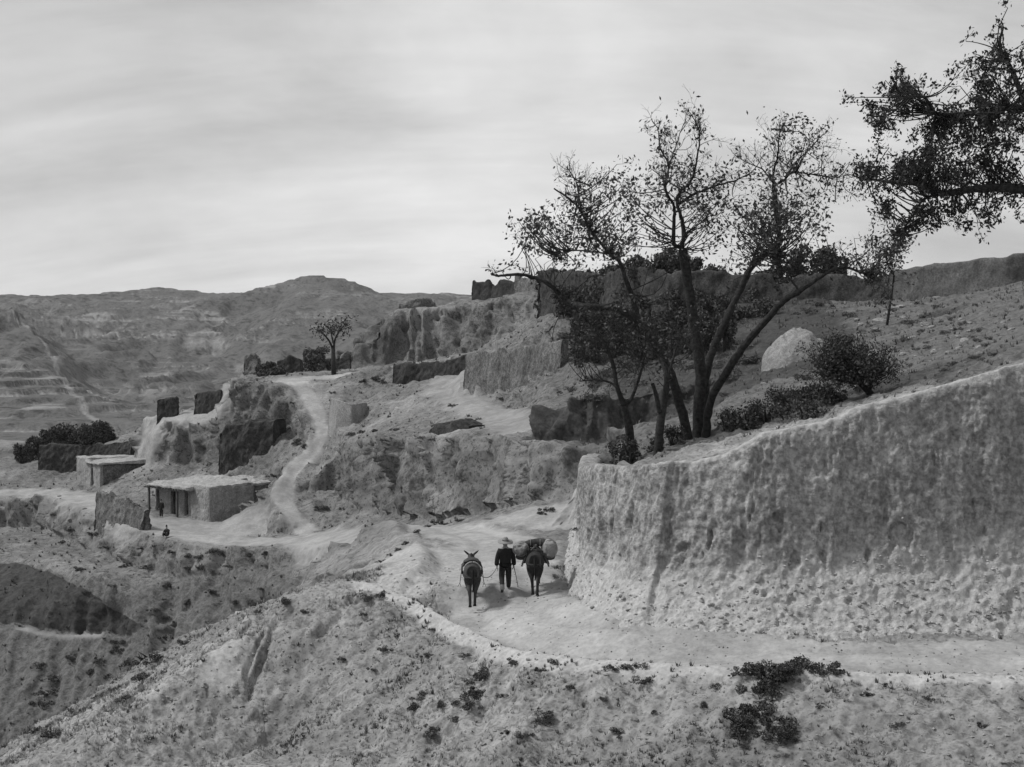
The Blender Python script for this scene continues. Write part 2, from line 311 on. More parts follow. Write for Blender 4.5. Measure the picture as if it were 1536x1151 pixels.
# terrace and slope to its right
ln((345, 566, 152), (375, 562, 153), (440, 564, 153), (520, 562, 152), (590, 552, 157)); ln((365, 560, 168), (440, 556, 170), (525, 552, 169.5), (560, 549, 170), (600, 545, 171), (650, 541, 170.5), (704, 532, 166.5), (760, 520, 162), (835, 505, 155)); ln((345, 590, 190), (440, 585, 190), (520, 580, 185))
ln((500, 652, 129), (560, 648, 118), (620, 646, 106), (660, 640, 98), (700, 645, 90)); ln((500, 620, 133), (545, 610, 131), (600, 605, 128), (650, 600, 122)); ln((490, 590, 142), (545, 578, 143), (590, 573, 143.5), (640, 568, 142), (690, 560, 140))
ln((590, 572, 144.5), (640, 566, 143.2), (702, 548, 141)); ln((590, 548, 147), (640, 546, 145.5), (702, 530, 143))
ln((655, 580, 134), (690, 600, 119), (720, 612, 109), (760, 630, 93), (780, 648, 82)); ln((704, 594, 120), (760, 612, 108), (800, 607, 98), (840, 602, 94)); ln((704, 558, 124), (760, 560, 117), (840, 548, 108))
# upper cliff and fort
ln((527, 546, 171), (545, 512, 173), (568, 482, 174), (590, 464, 176), (625, 460, 176), (670, 461, 175), (705, 460, 173), (722, 452, 170), (748, 448, 168), (790, 447, 165), (835, 440, 160)); ln((528, 560, 185), (560, 490, 185), (595, 461, 188), (650, 462, 190), (704, 459, 190), (715, 442, 190), (745, 440, 188), (775, 432, 185), (835, 425, 178)); ln((540, 640, 215), (620, 520, 220), (720, 500, 220), (850, 480, 220))
# hillside behind the wall
ln((930, 640, 62), (1000, 630, 60), (1150, 598, 60), (1300, 565, 58), (1510, 508, 58), (1900, 400, 58), (2600, 200, 58)); ln((940, 605, 79), (1000, 592, 80), (1100, 560, 80), (1250, 522, 80), (1400, 485, 79), (1510, 455, 78), (1900, 350, 78), (2600, 150, 78)); ln((860, 520, 120), (920, 520, 104), (1000, 515, 98), (1100, 495, 96), (1250, 465, 94), (1400, 452, 90), (1510, 432, 88), (1900, 340, 88))
ln((850, 445, 135), (900, 445, 122), (1000, 450, 112), (1100, 452, 110), (1200, 450, 108), (1300, 452, 105), (1345, 450, 102), (1420, 446, 99), (1510, 430, 96), (1900, 360, 95), (2600, 200, 95)); ln((850, 470, 200), (1000, 480, 200), (1500, 480, 200), (2600, 480, 200)); ln((-800, 830, 262), (0, 830, 262), (700, 780, 262), (1500, 700, 262), (2600, 700, 262))

def triangulate(lines, step):
    pts = []; edges = []; zs = []
    for L in lines:
        d = max(8.0, float(L[:, 1].mean())); r = resample(L, step(d)); b = len(pts)
        for q in r: pts.append(Vector((q[0], q[1]))); zs.append(q[2])
        edges += [(b + i, b + i + 1) for i in range(len(r) - 1)]
    vo, eo, fo, ov, oe, of = delaunay_2d_cdt(pts, edges, [], 0, 1e-4)
    src = np.array([[p.x, p.y] for p in pts]); zs = np.array(zs); v = np.zeros((len(vo), 3)); bad = []
    for i, p in enumerate(vo):
        z = None
        if ov[i]: z = zs[ov[i]].mean()
        else:
            dd = np.hypot(src[:, 0] - p.x, src[:, 1] - p.y); k = np.argsort(dd)[:2]; z = zs[k].mean(); bad.append((round(p.x * F / p.y + CX), round(p.y, 1), [round(float(q), 1) for q in zs[k]]))
        v[i] = (p.x, p.y, z)
    if bad: print('CDT crossings', bad)
    t = np.array([f for f in fo if len(f) == 3]); n = np.cross(v[t[:, 1], :2] - v[t[:, 0], :2], v[t[:, 2], :2] - v[t[:, 0], :2]); t[n < 0] = t[n < 0][:, ::-1]
    return v, t
def screen(v):
    d = np.maximum(v[:, 1], 0.5); return CX + v[:, 0] / d * F, HZ - v[:, 2] / d * F
def lod(px_edge, floor, far=0.25, dmax=198, xmax=1600):
    def f(A, B):
        m = (A + B) / 2; d = np.maximum(m[:, 1], 15); ax, ay = screen(A); bx, by = screen(B); sx, sy = screen(m); off = (sx < -60) | (sx > xmax) | (sy > 1200) | (m[:, 1] < 12) | (m[:, 1] > dmax)
        l3 = np.linalg.norm(A - B, axis=1); lpx = np.maximum(np.hypot(ax - bx, ay - by), far * l3 / d * F)
        lpx = np.where(m[:, 1] < 12, l3 / d * F, lpx)
        return (lpx > px_edge * np.where(off, 8.0, 1.0)) & (l3 > np.where(off, np.maximum(floor, 1.5), floor))
    return f
def terrain():
    v, t = triangulate(LINES, lambda d: max(0.7, d * 0.016))
    v, t = subdivide(v, t, lod(13, 0.2)); v = smooth(v, t, 1, 0.35); v, t = subdivide(v, t, lod(6.2, 0.10)); v = smooth(v, t, 1, 0.5)
    # road mask from plan lines
    sx, sy = screen(v); p2 = v[:, :2]; road = np.zeros(len(v)); PN = 0.55 * fbm(v * 0.5, 3, 120) + 0.45 * fbm(v * 1.7, 3, 121)
    lip = np.zeros(len(v))
    def strip(pts, half, soft, val=1.0, into=None):
        tgt = road if into is None else into
        L = np.array([P(*q)[:2] for q in pts]); w = half + soft; m = np.where((p2 > L.min(0) - w).all(1) & (p2 < L.max(0) + w).all(1))[0]; dd = line_dist(p2[m], L) + PN[m] * min(half, 1.0); tgt[m] = np.maximum(tgt[m], val * (1 - sstep(half, w, dd)))
    mid = [((a[0] + b[0]) / 2, (a[1] + b[1]) / 2, (a[2] + b[2]) / 2 - 0.25) for a, b in zip([F3[19], F3[18], F3[17], F3[16], F3[15]], [F4[1], F4[2], F4[3], F4[4], F4[5]])]
    main = mid + [(880, 950, 38.2), (800, 930, 40), (760, 905, 42.5), (750, 880, 46), (750, 850, 50), (745, 820, 56), (700, 802, 62), (650, 806, 66), (600, 812, 80), (560, 808, 90), (520, 806, 97), (460, 808, 108), (400, 810, 112), (330, 808, 115), (270, 800, 118), (225, 788, 122), (185, 772, 128), (150, 757, 136), (110, 745, 147), (70, 733, 154), (20, 735, 156)]
    strip(main[:6], 1.5, 0.35); strip(main[4:9], 1.55, 0.6); strip(main[5:14], 1.4, 0.9); strip(main[12:], 1.5, 1.4, 0.75); strip([(250, 785, 124), (340, 795, 120)], 2.5, 3, 0.6)
    strip(F3[9:], 0.32, 0.3, 1.0, lip); strip(PATH, 0.5, 0.5, 0.75); strip([(442, 574, 147), (440, 568, 150), (520, 563, 151.5), (590, 551, 157), (640, 544, 163)], 1.0, 1.0)
    strip([(655, 580, 134), (690, 600, 119), (720, 612, 109), (760, 630, 93), (780, 648, 82)], 0.8, 1.4, 0.5); strip([(680, 580, 130), (660, 572, 138)], 1.0, 1.5, 0.5)
    strip([(625, 850, 48), (632, 825, 52)], 1.0, 1.0, 0.8); strip([(800, 775, 65), (840, 780, 63.5)], 1.2, 1.2, 0.8); strip([(690, 790, 66), (770, 785, 64.5)], 0.5, 0.8, 0.6); strip([(28, 942, 111), (70, 951, 109.8), (150, 954, 108)], 0.15, 0.3, 0.5)
    strip([(385, 572, 148), (350, 574, 147)], 1.2, 1, 0.7); strip([(215, 621, 154), (320, 620, 151)], 1.3, 1, 0.8)
    strip([(352, 966, 42.8), (345, 980, 42.4), (334, 996, 41.9)], 0.35, 0.35, 0.9, lip); strip([(600, 868, 46.6), (625, 846, 48), (632, 825, 52)], 0.9, 1.0, 0.7, lip)
    n = normals(v, t); nz = np.clip(n[:, 2], 0, 1); steep = sstep(0.10, 0.45, 1 - nz); d = np.maximum(v[:, 1], 10)
    # weathering: fluted cliffs, lumpy slopes, nearly flat roads
    sc = np.clip((d / 50) ** 0.6, 0.75, 2.2)[:, None]; q = v / sc
    ampl = sc[:, 0]
    fl = 1 - np.abs(fbm(q * [0.75, 0.75, 0.13], 3, 5)) * 2.2; fl2 = fbm(q * [2.2, 2.2, 0.5], 3, 9)
    lump = fbm(q * 0.55, 4, 21); small = fbm(q * 2.1, 3, 33); ter = 1 - np.abs(fbm(v * [0.15, 0.15, 1.5 / 1.0] + 3, 2, 41)) * 2
    fls = (1 - np.abs(vnoise(q * [1.15, 1.15, 0.10], 101)) * 1.6) ** 2 - 0.45
    rill = 0.45 - np.abs(fbm(q * [0.85, 0.22, 0.16], 3, 107)) * 2.2; mid_d = sstep(40, 90, d) * 0.8 + 0.2
    blk = np.round(fbm(q * [0.9, 0.9, 0.45], 2, 83) * 5 + 0.6 * fbm(q * 3.0, 2, 87)) / 5; rid = 0.5 - np.abs(fbm(q * 1.3, 3, 91)) * 2.5
    soft = 1 - 0.9 * np.maximum(road, 0.75 * lip)
    big = fbm(v / 6.0, 2, 77)
    disp = soft * ampl * (steep * (0.55 * (fl - 0.45) + 0.30 * fl2 + 0.30 * blk + (0.35 + 0.4 * sstep(64, 68, d) * (1 - sstep(122, 130, d)) * (sx > 490) * (sx < 880) + 0.3 * sstep(136, 140, d)) * fls) + 0.20 * lump * (0.5 + 0.5 * steep) + 0.10 * small + 0.10 * rid + mid_d * sstep(0.04, 0.2, 1 - nz) * 0.34 * rill) + soft * 0.12 * big
    disp = disp + road * 0.03 * small + (1 - sstep(46, 52, d)) * soft * (0.16 * (0.4 - np.abs(fbm(v * [0.55, 0.35, 0.3], 3, 140)) * 2) + 0.07 * (0.4 - np.abs(fbm(v * 2.6, 2, 143)) * 2))
    # caves, sockets and slump cracks in the earth
    nh = 0.9 * fbm(q * 1.4, 3, 95)
    for hx, hy, rx, ry, dep, d0, d1 in [(573, 708, 7, 14, 2.4, 95, 118), (733, 464, 5, 8, 1.3, 155, 182), (752, 463, 5, 12, 1.3, 155, 182), (769, 478, 3, 12, 1.1, 155, 182), (681, 508, 3, 10, 1.1, 155, 182), (706, 506, 6, 16, 1.4, 155, 182), (664, 471, 14, 4, 1.0, 155, 182), (612, 492, 12, 3, 0.8, 155, 182), (590, 735, 3, 30, 0.8, 92, 112), (608, 690, 4, 18, 0.6, 92, 112), (489, 757, 12, 7, 0.9, 105, 125), (700, 712, 4, 26, 0.7, 75, 90), (640, 720, 3, 28, 0.5, 85, 100), (386, 905, 9, 6, 0.9, 85, 110), (350, 610, 5, 14, 0.8, 136, 150), (400, 605, 4, 16, 0.8, 136, 150), (375, 615, 4, 16, 0.6, 136, 150)]:
        rr = ((sx - hx) / rx) ** 2 + ((sy - hy) / ry) ** 2 + nh; disp = disp - dep * (d > d0) * (d < d1) * np.exp(-np.maximum(rr - 0.2, 0) ** 1.5) * (rr < 6)
    scr = np.stack([sx, sy], 1)
    for pts, wd, dep, d0, d1 in [([(410, 932), (402, 965), (388, 1000), (376, 1046)], 4, 0.20, 37, 47), ([(396, 942), (384, 975), (368, 1010)], 3, 0.12, 37, 47), ([(655, 925), (610, 990), (560, 1010)], 5, 0.14, 34, 47), ([(540, 880), (500, 940), (470, 960)], 3, 0.12, 34, 47)]:
        m = np.where((d > d0) & (d < d1) & (sx > 340) & (sx < 680))[0]; dd = line_dist(scr[m], np.array(pts, float)) * (1 + 0.5 * nh[m]); disp[m] -= dep * np.exp(-(dd / wd) ** 2)
    off = (sx < -100) | (sx > 1650) | (d < 14)
    v = v + n * disp[:, None]
    # rut lines worn along the road
    L = np.array([P(*q)[:2] for q in main[:13]]); dd = line_dist(p2, L); rut = np.exp(-((dd - 0.75) / 0.28) ** 2) * 0.07
    v[:, 2] -= rut * road; rc = np.exp(-((dd - 0.75) / 0.22) ** 2) * np.clip(0.5 + fbm(v * 0.9, 3, 150), 0, 1) + 0.5 * sstep(0.1, 0.4, fbm(v * [0.5, 1.6, 1], 3, 152)) * (dd < 2.2); road *= 1 - 0.42 * np.clip(rc, 0, 1)
    # vegetation density, plus shade painted on the cut bank and ploughed hollow
    veg_shade = 0.30 + 0.28 * fbm(v / 5.0, 3, 61) + 0.05 * steep + 0.13 * sstep(56, 75, d)
    def zone(cx, cy, rx, ry, add):
        r = ((sx - cx) / rx) ** 2 + ((sy - cy) / ry) ** 2; veg_shade[:] = veg_shade + add * np.exp(-r)
    in_d = lambda a, b: (v[:, 1] > a) & (v[:, 1] < b)
    hw = sstep(800, 960, sx) * sstep(42, 48, d) * (1 - sstep(150, 175, d)) * (v[:, 2] > -5.5); veg_shade += hw * (0.46 + 0.34 * sstep(55, 75, d) * (1 - sstep(1200, 1330, sx)))
    veg_shade += 0.75 * in_d(73, 77.8) * (sx > 782) * (sx < 925) * (sy > 585) * (sy < 672)  # overhang shade of the cut bank, painted in as darker ground
    veg_shade += 0.34 * sstep(850, 900, sy) * sstep(84, 92, d) * (1 - sstep(114, 118, d)) * (1 - sstep(440, 480, sx)) + 0.16 * sstep(940, 960, sy) * sstep(84, 90, d) * (1 - sstep(400, 430, sx))
    fg = in_d(26, 46); veg_shade[fg] -= 0.11; veg_shade -= 0.14 * fg * (1 - sstep(330, 470, sx)) * (d > 36)
    veg_shade += 0.6 * in_d(165, 190) * (1 - sstep(575, 592, sx)) * sstep(515, 530, sx) * (sy < 556)
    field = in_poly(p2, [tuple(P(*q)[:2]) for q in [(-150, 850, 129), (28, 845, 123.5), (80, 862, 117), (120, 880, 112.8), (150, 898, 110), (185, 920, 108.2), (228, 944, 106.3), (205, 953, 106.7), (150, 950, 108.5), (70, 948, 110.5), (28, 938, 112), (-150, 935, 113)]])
    veg_shade[field] = 1.15  # dark ploughed soil, deepened further to paint in the slope's shade
    fr = field * (1 - road) * 0.05 * np.sin(line_dist(p2, np.array([P(-150, 850, 129)[:2], P(235, 944, 106)[:2]])) * 2 * math.pi / 0.9); v[:, 2] += fr
    veg_shade = np.clip(veg_shade - 0.6 * lip, -0.4, 1.2); road *= 1 - 0.8 * lip
    me = mesh_np('ground', v, t); attr(me, 'road', np.clip(road, 0, 1)); attr(me, 'veg_shade', veg_shade); attr(me, 'loose', lip)
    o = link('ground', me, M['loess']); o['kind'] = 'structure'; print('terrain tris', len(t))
    return v, t, road, veg_shade
GV, GT, GROAD, GVEG_SHADE = terrain()
BVH = BVHTree.FromPolygons(GV.tolist(), GT.tolist())
def down(x, y):
    h = BVH.ray_cast(Vector((x, y, 80)), Vector((0, 0, -1))); return h[0] if h[0] else Vector((x, y, 0))
def hit(px, py):
    d = Vector(((px - CX) / F, 1, (HZ - py) / F)); h = BVH.ray_cast(Vector((0, 0, 0)), d.normalized()); return h[0]

# ------------------------------------------------------------------ far hills
def hills():
    LINES.clear()
    ln((-1500, 700, 240), (-500, 760, 240), (100, 790, 240), (700, 790, 240), (2600, 760, 240)); ln((-1500, 690, 380), (0, 662, 380), (170, 652, 390), (240, 640, 400), (300, 625, 430), (400, 600, 480), (600, 600, 500), (2600, 600, 500))
    ln((-900, 400, 1000), (-300, 425, 900), (-100, 455, 850), (25, 485, 800), (60, 510, 740), (80, 540, 680), (92, 572, 600), (128, 618, 480), (150, 640, 420)); ln((60, 500, 1000), (105, 550, 900), (140, 585, 750), (190, 622, 560), (230, 640, 450))
    ln((-600, 560, 520), (-100, 580, 520), (20, 600, 500), (80, 625, 440)); ln((-100, 465, 1150), (25, 470, 1150), (150, 480, 1180), (250, 475, 1200), (330, 500, 1150)); ln((150, 530, 1000), (210, 540, 980), (280, 560, 930)); ln((230, 610, 640), (300, 590, 760), (380, 580, 820), (500, 570, 850), (600, 560, 880), (2600, 560, 880))
    ln((-1500, 450, 1500), (25, 444, 1500), (90, 451, 1500), (150, 456, 1520), (190, 452, 1500), (225, 442, 1480), (255, 433, 1460), (300, 438, 1450), (340, 448, 1450), (385, 463, 1480), (405, 446, 1400), (425, 428, 1350), (445, 418, 1310), (462, 414, 1300), (490, 413, 1300), (515, 417, 1300), (540, 426, 1310), (565, 440, 1320), (600, 464, 1400), (650, 448, 1500), (800, 450, 1500), (2600, 450, 1500))
    ln((462, 430, 1270), (430, 460, 1170), (380, 505, 1060), (320, 550, 940)); ln((500, 440, 1250), (540, 490, 1080), (560, 530, 980)); ln((410, 470, 1230), (360, 500, 1120), (325, 530, 1030)); ln((480, 470, 1160), (460, 520, 1030), (440, 560, 920))
    ln((-1500, 470, 2400), (560, 452, 1750), (620, 443, 1900), (655, 438, 1900), (680, 435, 1900), (710, 440, 1900), (820, 446, 1900), (2600, 440, 1900)); ln((-1500, 560, 3000), (2600, 560, 3000))
    v, t = triangulate(LINES, lambda d: d * 0.02)
    v, t = subdivide(v, t, lod(14, 2, 0.1, 1650, 800)); v = smooth(v, t, 2); v, t = subdivide(v, t, lod(5.6, 0.8, 0.08, 1650, 800)); v = smooth(v, t, 2)
    n = normals(v, t); sx, sy = screen(v); d = v[:, 1]; fade = sstep(420, 620, d)
    # spurs and gullies run down the slope: noise stretched along the fall line direction
    fl = np.abs(fbm(v * [1 / 55., 1 / 140., 0], 3, 3)); g = np.abs(fbm(v * [1 / 20., 1 / 60., 0], 3, 8))
    z = v[:, 2] + fade * (1 - 0.75 * sstep(1180, 1350, d)) * (22 * (0.35 - fl) + 8 * (0.3 - g)) * (1 - 0.55 * np.exp(-((sx - 480) / 90) ** 2)); z += 1.6 * fbm(v / 14., 3, 12) * sstep(280, 400, d)
    # farm terraces: the height steps every few metres, stronger in patches
    step = 3.0; k = z / step + 0.5 * fbm(v / 70., 2, 19); fr = k - np.floor(k); tz = (np.floor(k) + sstep(0.62, 0.95, fr) - 0.5 * fbm(v / 70., 2, 19) * 1.0) * step
    patch = sstep(-0.05, 0.25, fbm(v / 60., 3, 27) + 0.12 * (1 - sstep(280, 400, sx))) * sstep(300, 420, d); z = z * (1 - 0.7 * patch) + tz * 0.7 * patch
    v = v.copy(); v[:, 2] = z
    veg_shade = 0.42 + 0.3 * fbm(v / 60., 3, 31); fld = vnoise(np.stack([np.floor(v[:, 0] / 34.) * 1.37 + 0.5, np.floor(k) * 1.71 + 0.3, np.floor(d / 90.) * 1.19], 1), 44); veg_shade += patch * 0.42 * fld  # on the hills this mask holds plant cover alone
    road = patch * sstep(0.30, 0.6, vnoise(np.stack([np.floor(v[:, 0] / 27.) * 1.9 + 0.2, np.floor(k) * 1.3 + 0.7, np.floor(d / 60.) * 1.7], 1), 51)) * 0.55
    lip = np.exp(-((fr - 0.60) / 0.08) ** 2) * patch * 0.55; road = np.maximum(road, lip * (fbm(v / 40., 2, 71) > -0.1))
    Ls = np.array([P(*q)[:2] for q in [(25, 485, 800), (60, 510, 740), (80, 540, 680), (92, 572, 600), (128, 618, 480), (150, 640, 420)]]); road = np.maximum(road, 0.5 * (1 - sstep(0.4, 1.6, line_dist(v[:, :2], Ls) + 1.2 * fbm(v / 9., 2, 66))))
    me = mesh_np('hills', v, t); attr(me, 'road', np.clip(road, 0, 1)); attr(me, 'veg_shade', np.clip(veg_shade, -0.2, 1)); o = link('hills', me, M['hills']); o['kind'] = 'structure'; print('hill tris', len(t))
hills()

#@@OBJECTS@@
# ------------------------------------------------------------------ earth walls
def strip_mesh(front_lists, back, closed_caps=True):
    """front_lists: rows of stations, each row an (S,3) array going from the foot over the top to the back foot"""
    rows = front_lists; S = len(rows[0]); K = len(rows); v = np.concatenate(rows); f = []
    for k in range(K):
        k2 = (k + 1) % K
        for s in range(S - 1):
            a, b, c, d = k * S + s, k * S + s + 1, k2 * S + s + 1, k2 * S + s
            f += [(a, b, c), (a, c, d)]
    for s in (0, S - 1):
        idx = [k * S + s for k in range(K)]
        for k in range(1, K - 1): f.append((idx[0], idx[k + 1], idx[k]) if s == 0 else (idx[0], idx[k], idx[k + 1]))
    return v, np.array(f)
def fix_out(v, t):
    a, b, c = v[t[:, 0]], v[t[:, 1]], v[t[:, 2]]
    return t[:, ::-1] if np.einsum('ij,ij->i', a, np.cross(b, c)).sum() < 0 else t
def weather(v, t, L, amp, scale, sm=1, flute=0.0, seed=0, base=None):
    c = v.mean(0); t2 = fix_out(v - c, t); v, t2 = subdivide(v, t2, L)
    v = smooth(v, t2, sm); n = normals(v, t2)
    d = amp * fbm(v * scale, 4, seed) + amp * 0.5 * fbm(v * scale * 4, 2, seed + 5)
    if flute: d = d + flute * (0.4 - np.abs(fbm(v * [scale * 1.2, scale * 1.2, scale * 0.22], 3, seed + 9)) * 1.6) * np.clip(1 - np.abs(n[:, 2]), 0, 1)
    return v + n * d[:, None], t2
def wall(name, pts, thick, mat, label, cat='wall', group=None, L=0.34, amp=0.26, jag=0.38, batter=0.16, seed=1, sink=0.6, base_drop=0.0, parent=None):
    top = np.array([P(*p) for p in pts]); top = resample(top, 0.45); dirs = np.gradient(top[:, :2], axis=0); dirs /= np.linalg.norm(dirs, axis=1)[:, None]
    nrm = np.stack([dirs[:, 1], -dirs[:, 0]], 1); nrm[nrm[:, 1] > 0] *= -1      # towards the viewer's side
    g = np.array([min(down(*(q[:2] + m * thick)).z, down(*(q[:2] - m * thick)).z, down(*q[:2]).z) for q, m in zip(top, nrm)]) - sink
    zt = top[:, 2] + jag * 0.9 * fbm(top * 0.7, 3, seed) + jag * 0.7 * fbm(top * 1.9, 2, seed + 2) - jag * 1.2 * sstep(0.25, 0.5, fbm(top * 0.5 + 9, 2, seed + 4)); zt = np.maximum(zt, g + sink + 0.35)
    h = thick / 2; mk = lambda off, z: np.stack([top[:, 0] + nrm[:, 0] * off, top[:, 1] + nrm[:, 1] * off, z], 1)
    H = zt - g; rows = [mk(h + 0.12, g), mk(h + 0.05, g + H * 0.35), mk(h - batter * 0.5, g + H * 0.75), mk(h - batter, zt - 0.06), mk(h * 0.5, zt + 0.03), mk(-h * 0.5, zt + 0.02), mk(-h + batter, zt - 0.06), mk(-h - 0.08, g)]
    v, t = strip_mesh(rows, None); v, t = weather(v, t, L, amp, 0.9, 1, 0.0, seed)
    o = link(name, mesh_np(name, v, t), M[mat], parent)
    if parent is None: tag(o, label, cat, group)
    return o

def big_wall():
    st = [(2300, 945, 36.7, 360, 1), (1900, 945, 36.8, 461, 1), (1700, 946, 36.8, 512, 1), (1510, 948, 36.7, 562, 1), (1420, 948, 36.7, 584, 1), (1360, 948, 36.7, 600, 1), (1312, 948, 36.7, 611, 1), (1282, 948, 36.7, 625, 1), (1200, 948, 36.75, 641, 1), (1148, 948, 36.8, 650, 1), (1122, 948, 36.85, 659, 1), (1060, 945, 37.2, 680, 1), (1020, 942, 37.5, 688, 1), (998, 940, 37.7, 693, 1), (980, 938, 37.85, 690, 1), (935, 931, 38.4, 693, 0.9), (900, 920, 39.6, 696, 0.75), (872, 903, 41.4, 697, 0.55), (858, 890, 43.0, 698, 0.35), (850, 870, 45.5, 700, 0.25), (847, 840, 50, 700, 0.3), (849, 815, 55, 690, 0.3), (853, 800, 60, 683, 0.3), (868, 796, 64, 680, 0.3)]
    base = np.array([np.append(P(*s[:3]), [s[3], s[4]]) for s in st]); r = resample(base * [1, 1, 1, 0.02, 1], 0.8); r[:, 3] /= 0.02
    dirs = np.gradient(r[:, :2], axis=0); dirs /= np.linalg.norm(dirs, axis=1)[:, None]; nin = np.stack([dirs[:, 1], -dirs[:, 0]], 1)   # inward (walking right to left the hill is on the right hand)
    for _ in range(1): nin[1:-1] = (nin[:-2] + 2 * nin[1:-1] + nin[2:]) / 4
    nin /= np.linalg.norm(nin, axis=1)[:, None]
    s = r[:, 4]; dtop = r[:, 1] + 1.85 * s * nin[:, 1] ; zt = (HZ - r[:, 3]) / F * dtop; zb = r[:, 2] - 0.25; H = zt - zb
    S = np.arange(len(r)); lo = 0.10 * fbm(np.stack([S * 0.35, S * 0, S * 0], 1), 2, 3)
    mk = lambda off, f: np.stack([r[:, 0] + nin[:, 0] * off, r[:, 1] + nin[:, 1] * off, zb + H * f], 1)
    prof = [(-0.30, 0.0), (0.25, 0.07), (0.75, 0.16), (1.15, 0.26), (1.40, 0.37), (1.52, 0.5), (1.62, 0.66), (1.74, 0.85), (1.82, 0.965), (1.95, 1.0)]
    rows = [mk(o * s + lo * (0.3 < f < 0.8), f) for o, f in prof] + [mk(1.95 * s + 0.65, 0.992), mk(1.95 * s + 0.80, 0.95), mk(1.95 * s + 0.95, 0.0)]
    v, t = strip_mesh(rows, None); c = v.mean(0); t = fix_out(v - c, t); fr = [f for _, f in prof] + [0.992, 0.95, 0.0]; bk = [0] * (len(prof)) + [1, 1, 1]; v = np.column_stack([v, np.repeat(fr, len(r)), np.repeat(bk, len(r))])
    def thr(A, B):
        m = (A + B) / 2; sx, _ = screen(m); l = np.linalg.norm((A - B)[:, :3], axis=1); return l > np.where((sx > 1620) | (m[:, 1] > 46) | (m[:, 4] > 0.3), 0.4, 0.074)
    v, t = subdivide(v, t, thr); f = v[:, 3]; back = v[:, 4]; v = smooth(np.ascontiguousarray(v[:, :3]), t, 1); n = normals(v, t)
    face = sstep(0.18, 0.4, f) * (1 - sstep(0.95, 1.0, f)); tal = 1 - sstep(0.2, 0.42, f)
    q = v * [1, 1, 1]
    fl = np.abs(fbm(q * [1.1, 1.1, 0.18], 3, 4)); st2 = fbm(q * [3.0, 3.0, 0.55], 3, 8); rec = sstep(0.22, 0.40, fbm(q * [0.9, 0.9, 0.38], 3, 15)); nick = sstep(0.34, 0.46, fbm(q * [2.6, 2.6, 0.9], 3, 52))
    slab = np.round(fbm(q * [1.1, 1.1, 0.6], 3, 25) * 5) / 5
    low = sstep(0.22, 0.36, f) * (1 - sstep(0.55, 0.72, f))
    d = face * (0.06 * (0.3 - fl) + 0.07 * st2 + 0.08 * slab - 0.13 * nick * (0.4 + low) + 0.06 * fbm(q * [6, 6, 3.0], 3, 57) - 0.05 * sstep(0.2, 0.5, fbm(q * [5, 5, 1.2], 2, 59))) - low * 0.14 * rec
    d += tal * (0.06 * fbm(q * [2.2, 2.2, 1.2], 4, 12) + 0.06 * (0.4 - np.abs(fbm(q * [4.2, 4.2, 1.4], 3, 31))) + 0.05 * fbm(q * 7.0, 3, 38) - 0.08 * sstep(0.34, 0.5, fbm(q * 2.6, 2, 63))) + 0.04 * fbm(q * 5.5, 3, 18)
    d += -0.12 * np.exp(-(((v[:, 0] - P(985, 0, 38.2)[0]) - 0.42 * (f - 0.2) * 3) / 0.10) ** 2) * (f < 0.42) * (f > 0.03)      # rain gully down the foot
    v = v + n * d[:, None]; v[:, 2] += sstep(0.9, 1, f) * 0.07 * fbm(v * 1.1, 4, 44)
    me = mesh_np('earth_wall', v, t); attr(me, 'loose', np.clip((1 - sstep(0.22, 0.50, f + 0.12 * fbm(q * 0.8, 3, 71))) + sstep(0.98, 0.995, f) * (1 - back) * sstep(960, 1010, screen(v)[0]), 0, 1)); o = link('earth_wall', me, M['wall'])
    tag(o, 'tall pale loess wall beside the road, its top sloping up, foot crumbling into rubble', 'wall')
    k = (f[t].max(1) < 0.5) & (back[t].max(1) < 0.1); WALLT.append((v, t[k], f))
    return BVHTree.FromPolygons(v.tolist(), t.tolist())
WALLT = []
WBVH = big_wall()
def hit_any(px, py):
    d = Vector(((px - CX) / F, 1, (HZ - py) / F)).normalized(); a = BVH.ray_cast(Vector((0, 0, 0)), d); b = WBVH.ray_cast(Vector((0, 0, 0)), d)
    if a[0] is None: return b[0]
    if b[0] is None: return a[0]
    return a[0] if a[3] < b[3] else b[0]

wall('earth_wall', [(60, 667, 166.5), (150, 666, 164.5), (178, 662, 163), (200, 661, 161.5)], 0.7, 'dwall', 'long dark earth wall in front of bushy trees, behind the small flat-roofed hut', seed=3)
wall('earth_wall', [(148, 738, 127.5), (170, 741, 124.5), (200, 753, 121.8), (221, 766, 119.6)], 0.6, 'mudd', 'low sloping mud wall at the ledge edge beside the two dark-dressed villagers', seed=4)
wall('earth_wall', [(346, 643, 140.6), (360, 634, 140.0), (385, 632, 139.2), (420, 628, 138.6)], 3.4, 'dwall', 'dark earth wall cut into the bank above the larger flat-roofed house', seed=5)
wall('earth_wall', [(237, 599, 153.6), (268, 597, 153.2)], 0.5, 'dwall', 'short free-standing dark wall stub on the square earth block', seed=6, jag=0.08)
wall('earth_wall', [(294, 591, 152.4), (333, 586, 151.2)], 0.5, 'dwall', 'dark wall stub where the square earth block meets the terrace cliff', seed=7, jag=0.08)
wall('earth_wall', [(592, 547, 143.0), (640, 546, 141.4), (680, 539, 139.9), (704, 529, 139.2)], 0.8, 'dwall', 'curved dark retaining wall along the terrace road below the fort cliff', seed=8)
wall('earth_wall', [(703, 531, 122), (735, 528, 119), (780, 522, 114.5), (830, 514, 109.5), (848, 512, 108)], 0.9, 'mudd', 'ruined grey-brown wall with a sheer left end above the pale slope', seed=9, amp=0.14, jag=0.3)
wall('plaster_screen', [(497, 597, 132.5), (508, 601, 129.8), (528, 607, 128.9), (549, 604, 130.8)], 0.5, 'mud', 'smooth curved plaster screen wall beside the zigzag path', seed=10, amp=0.03, jag=0.05)
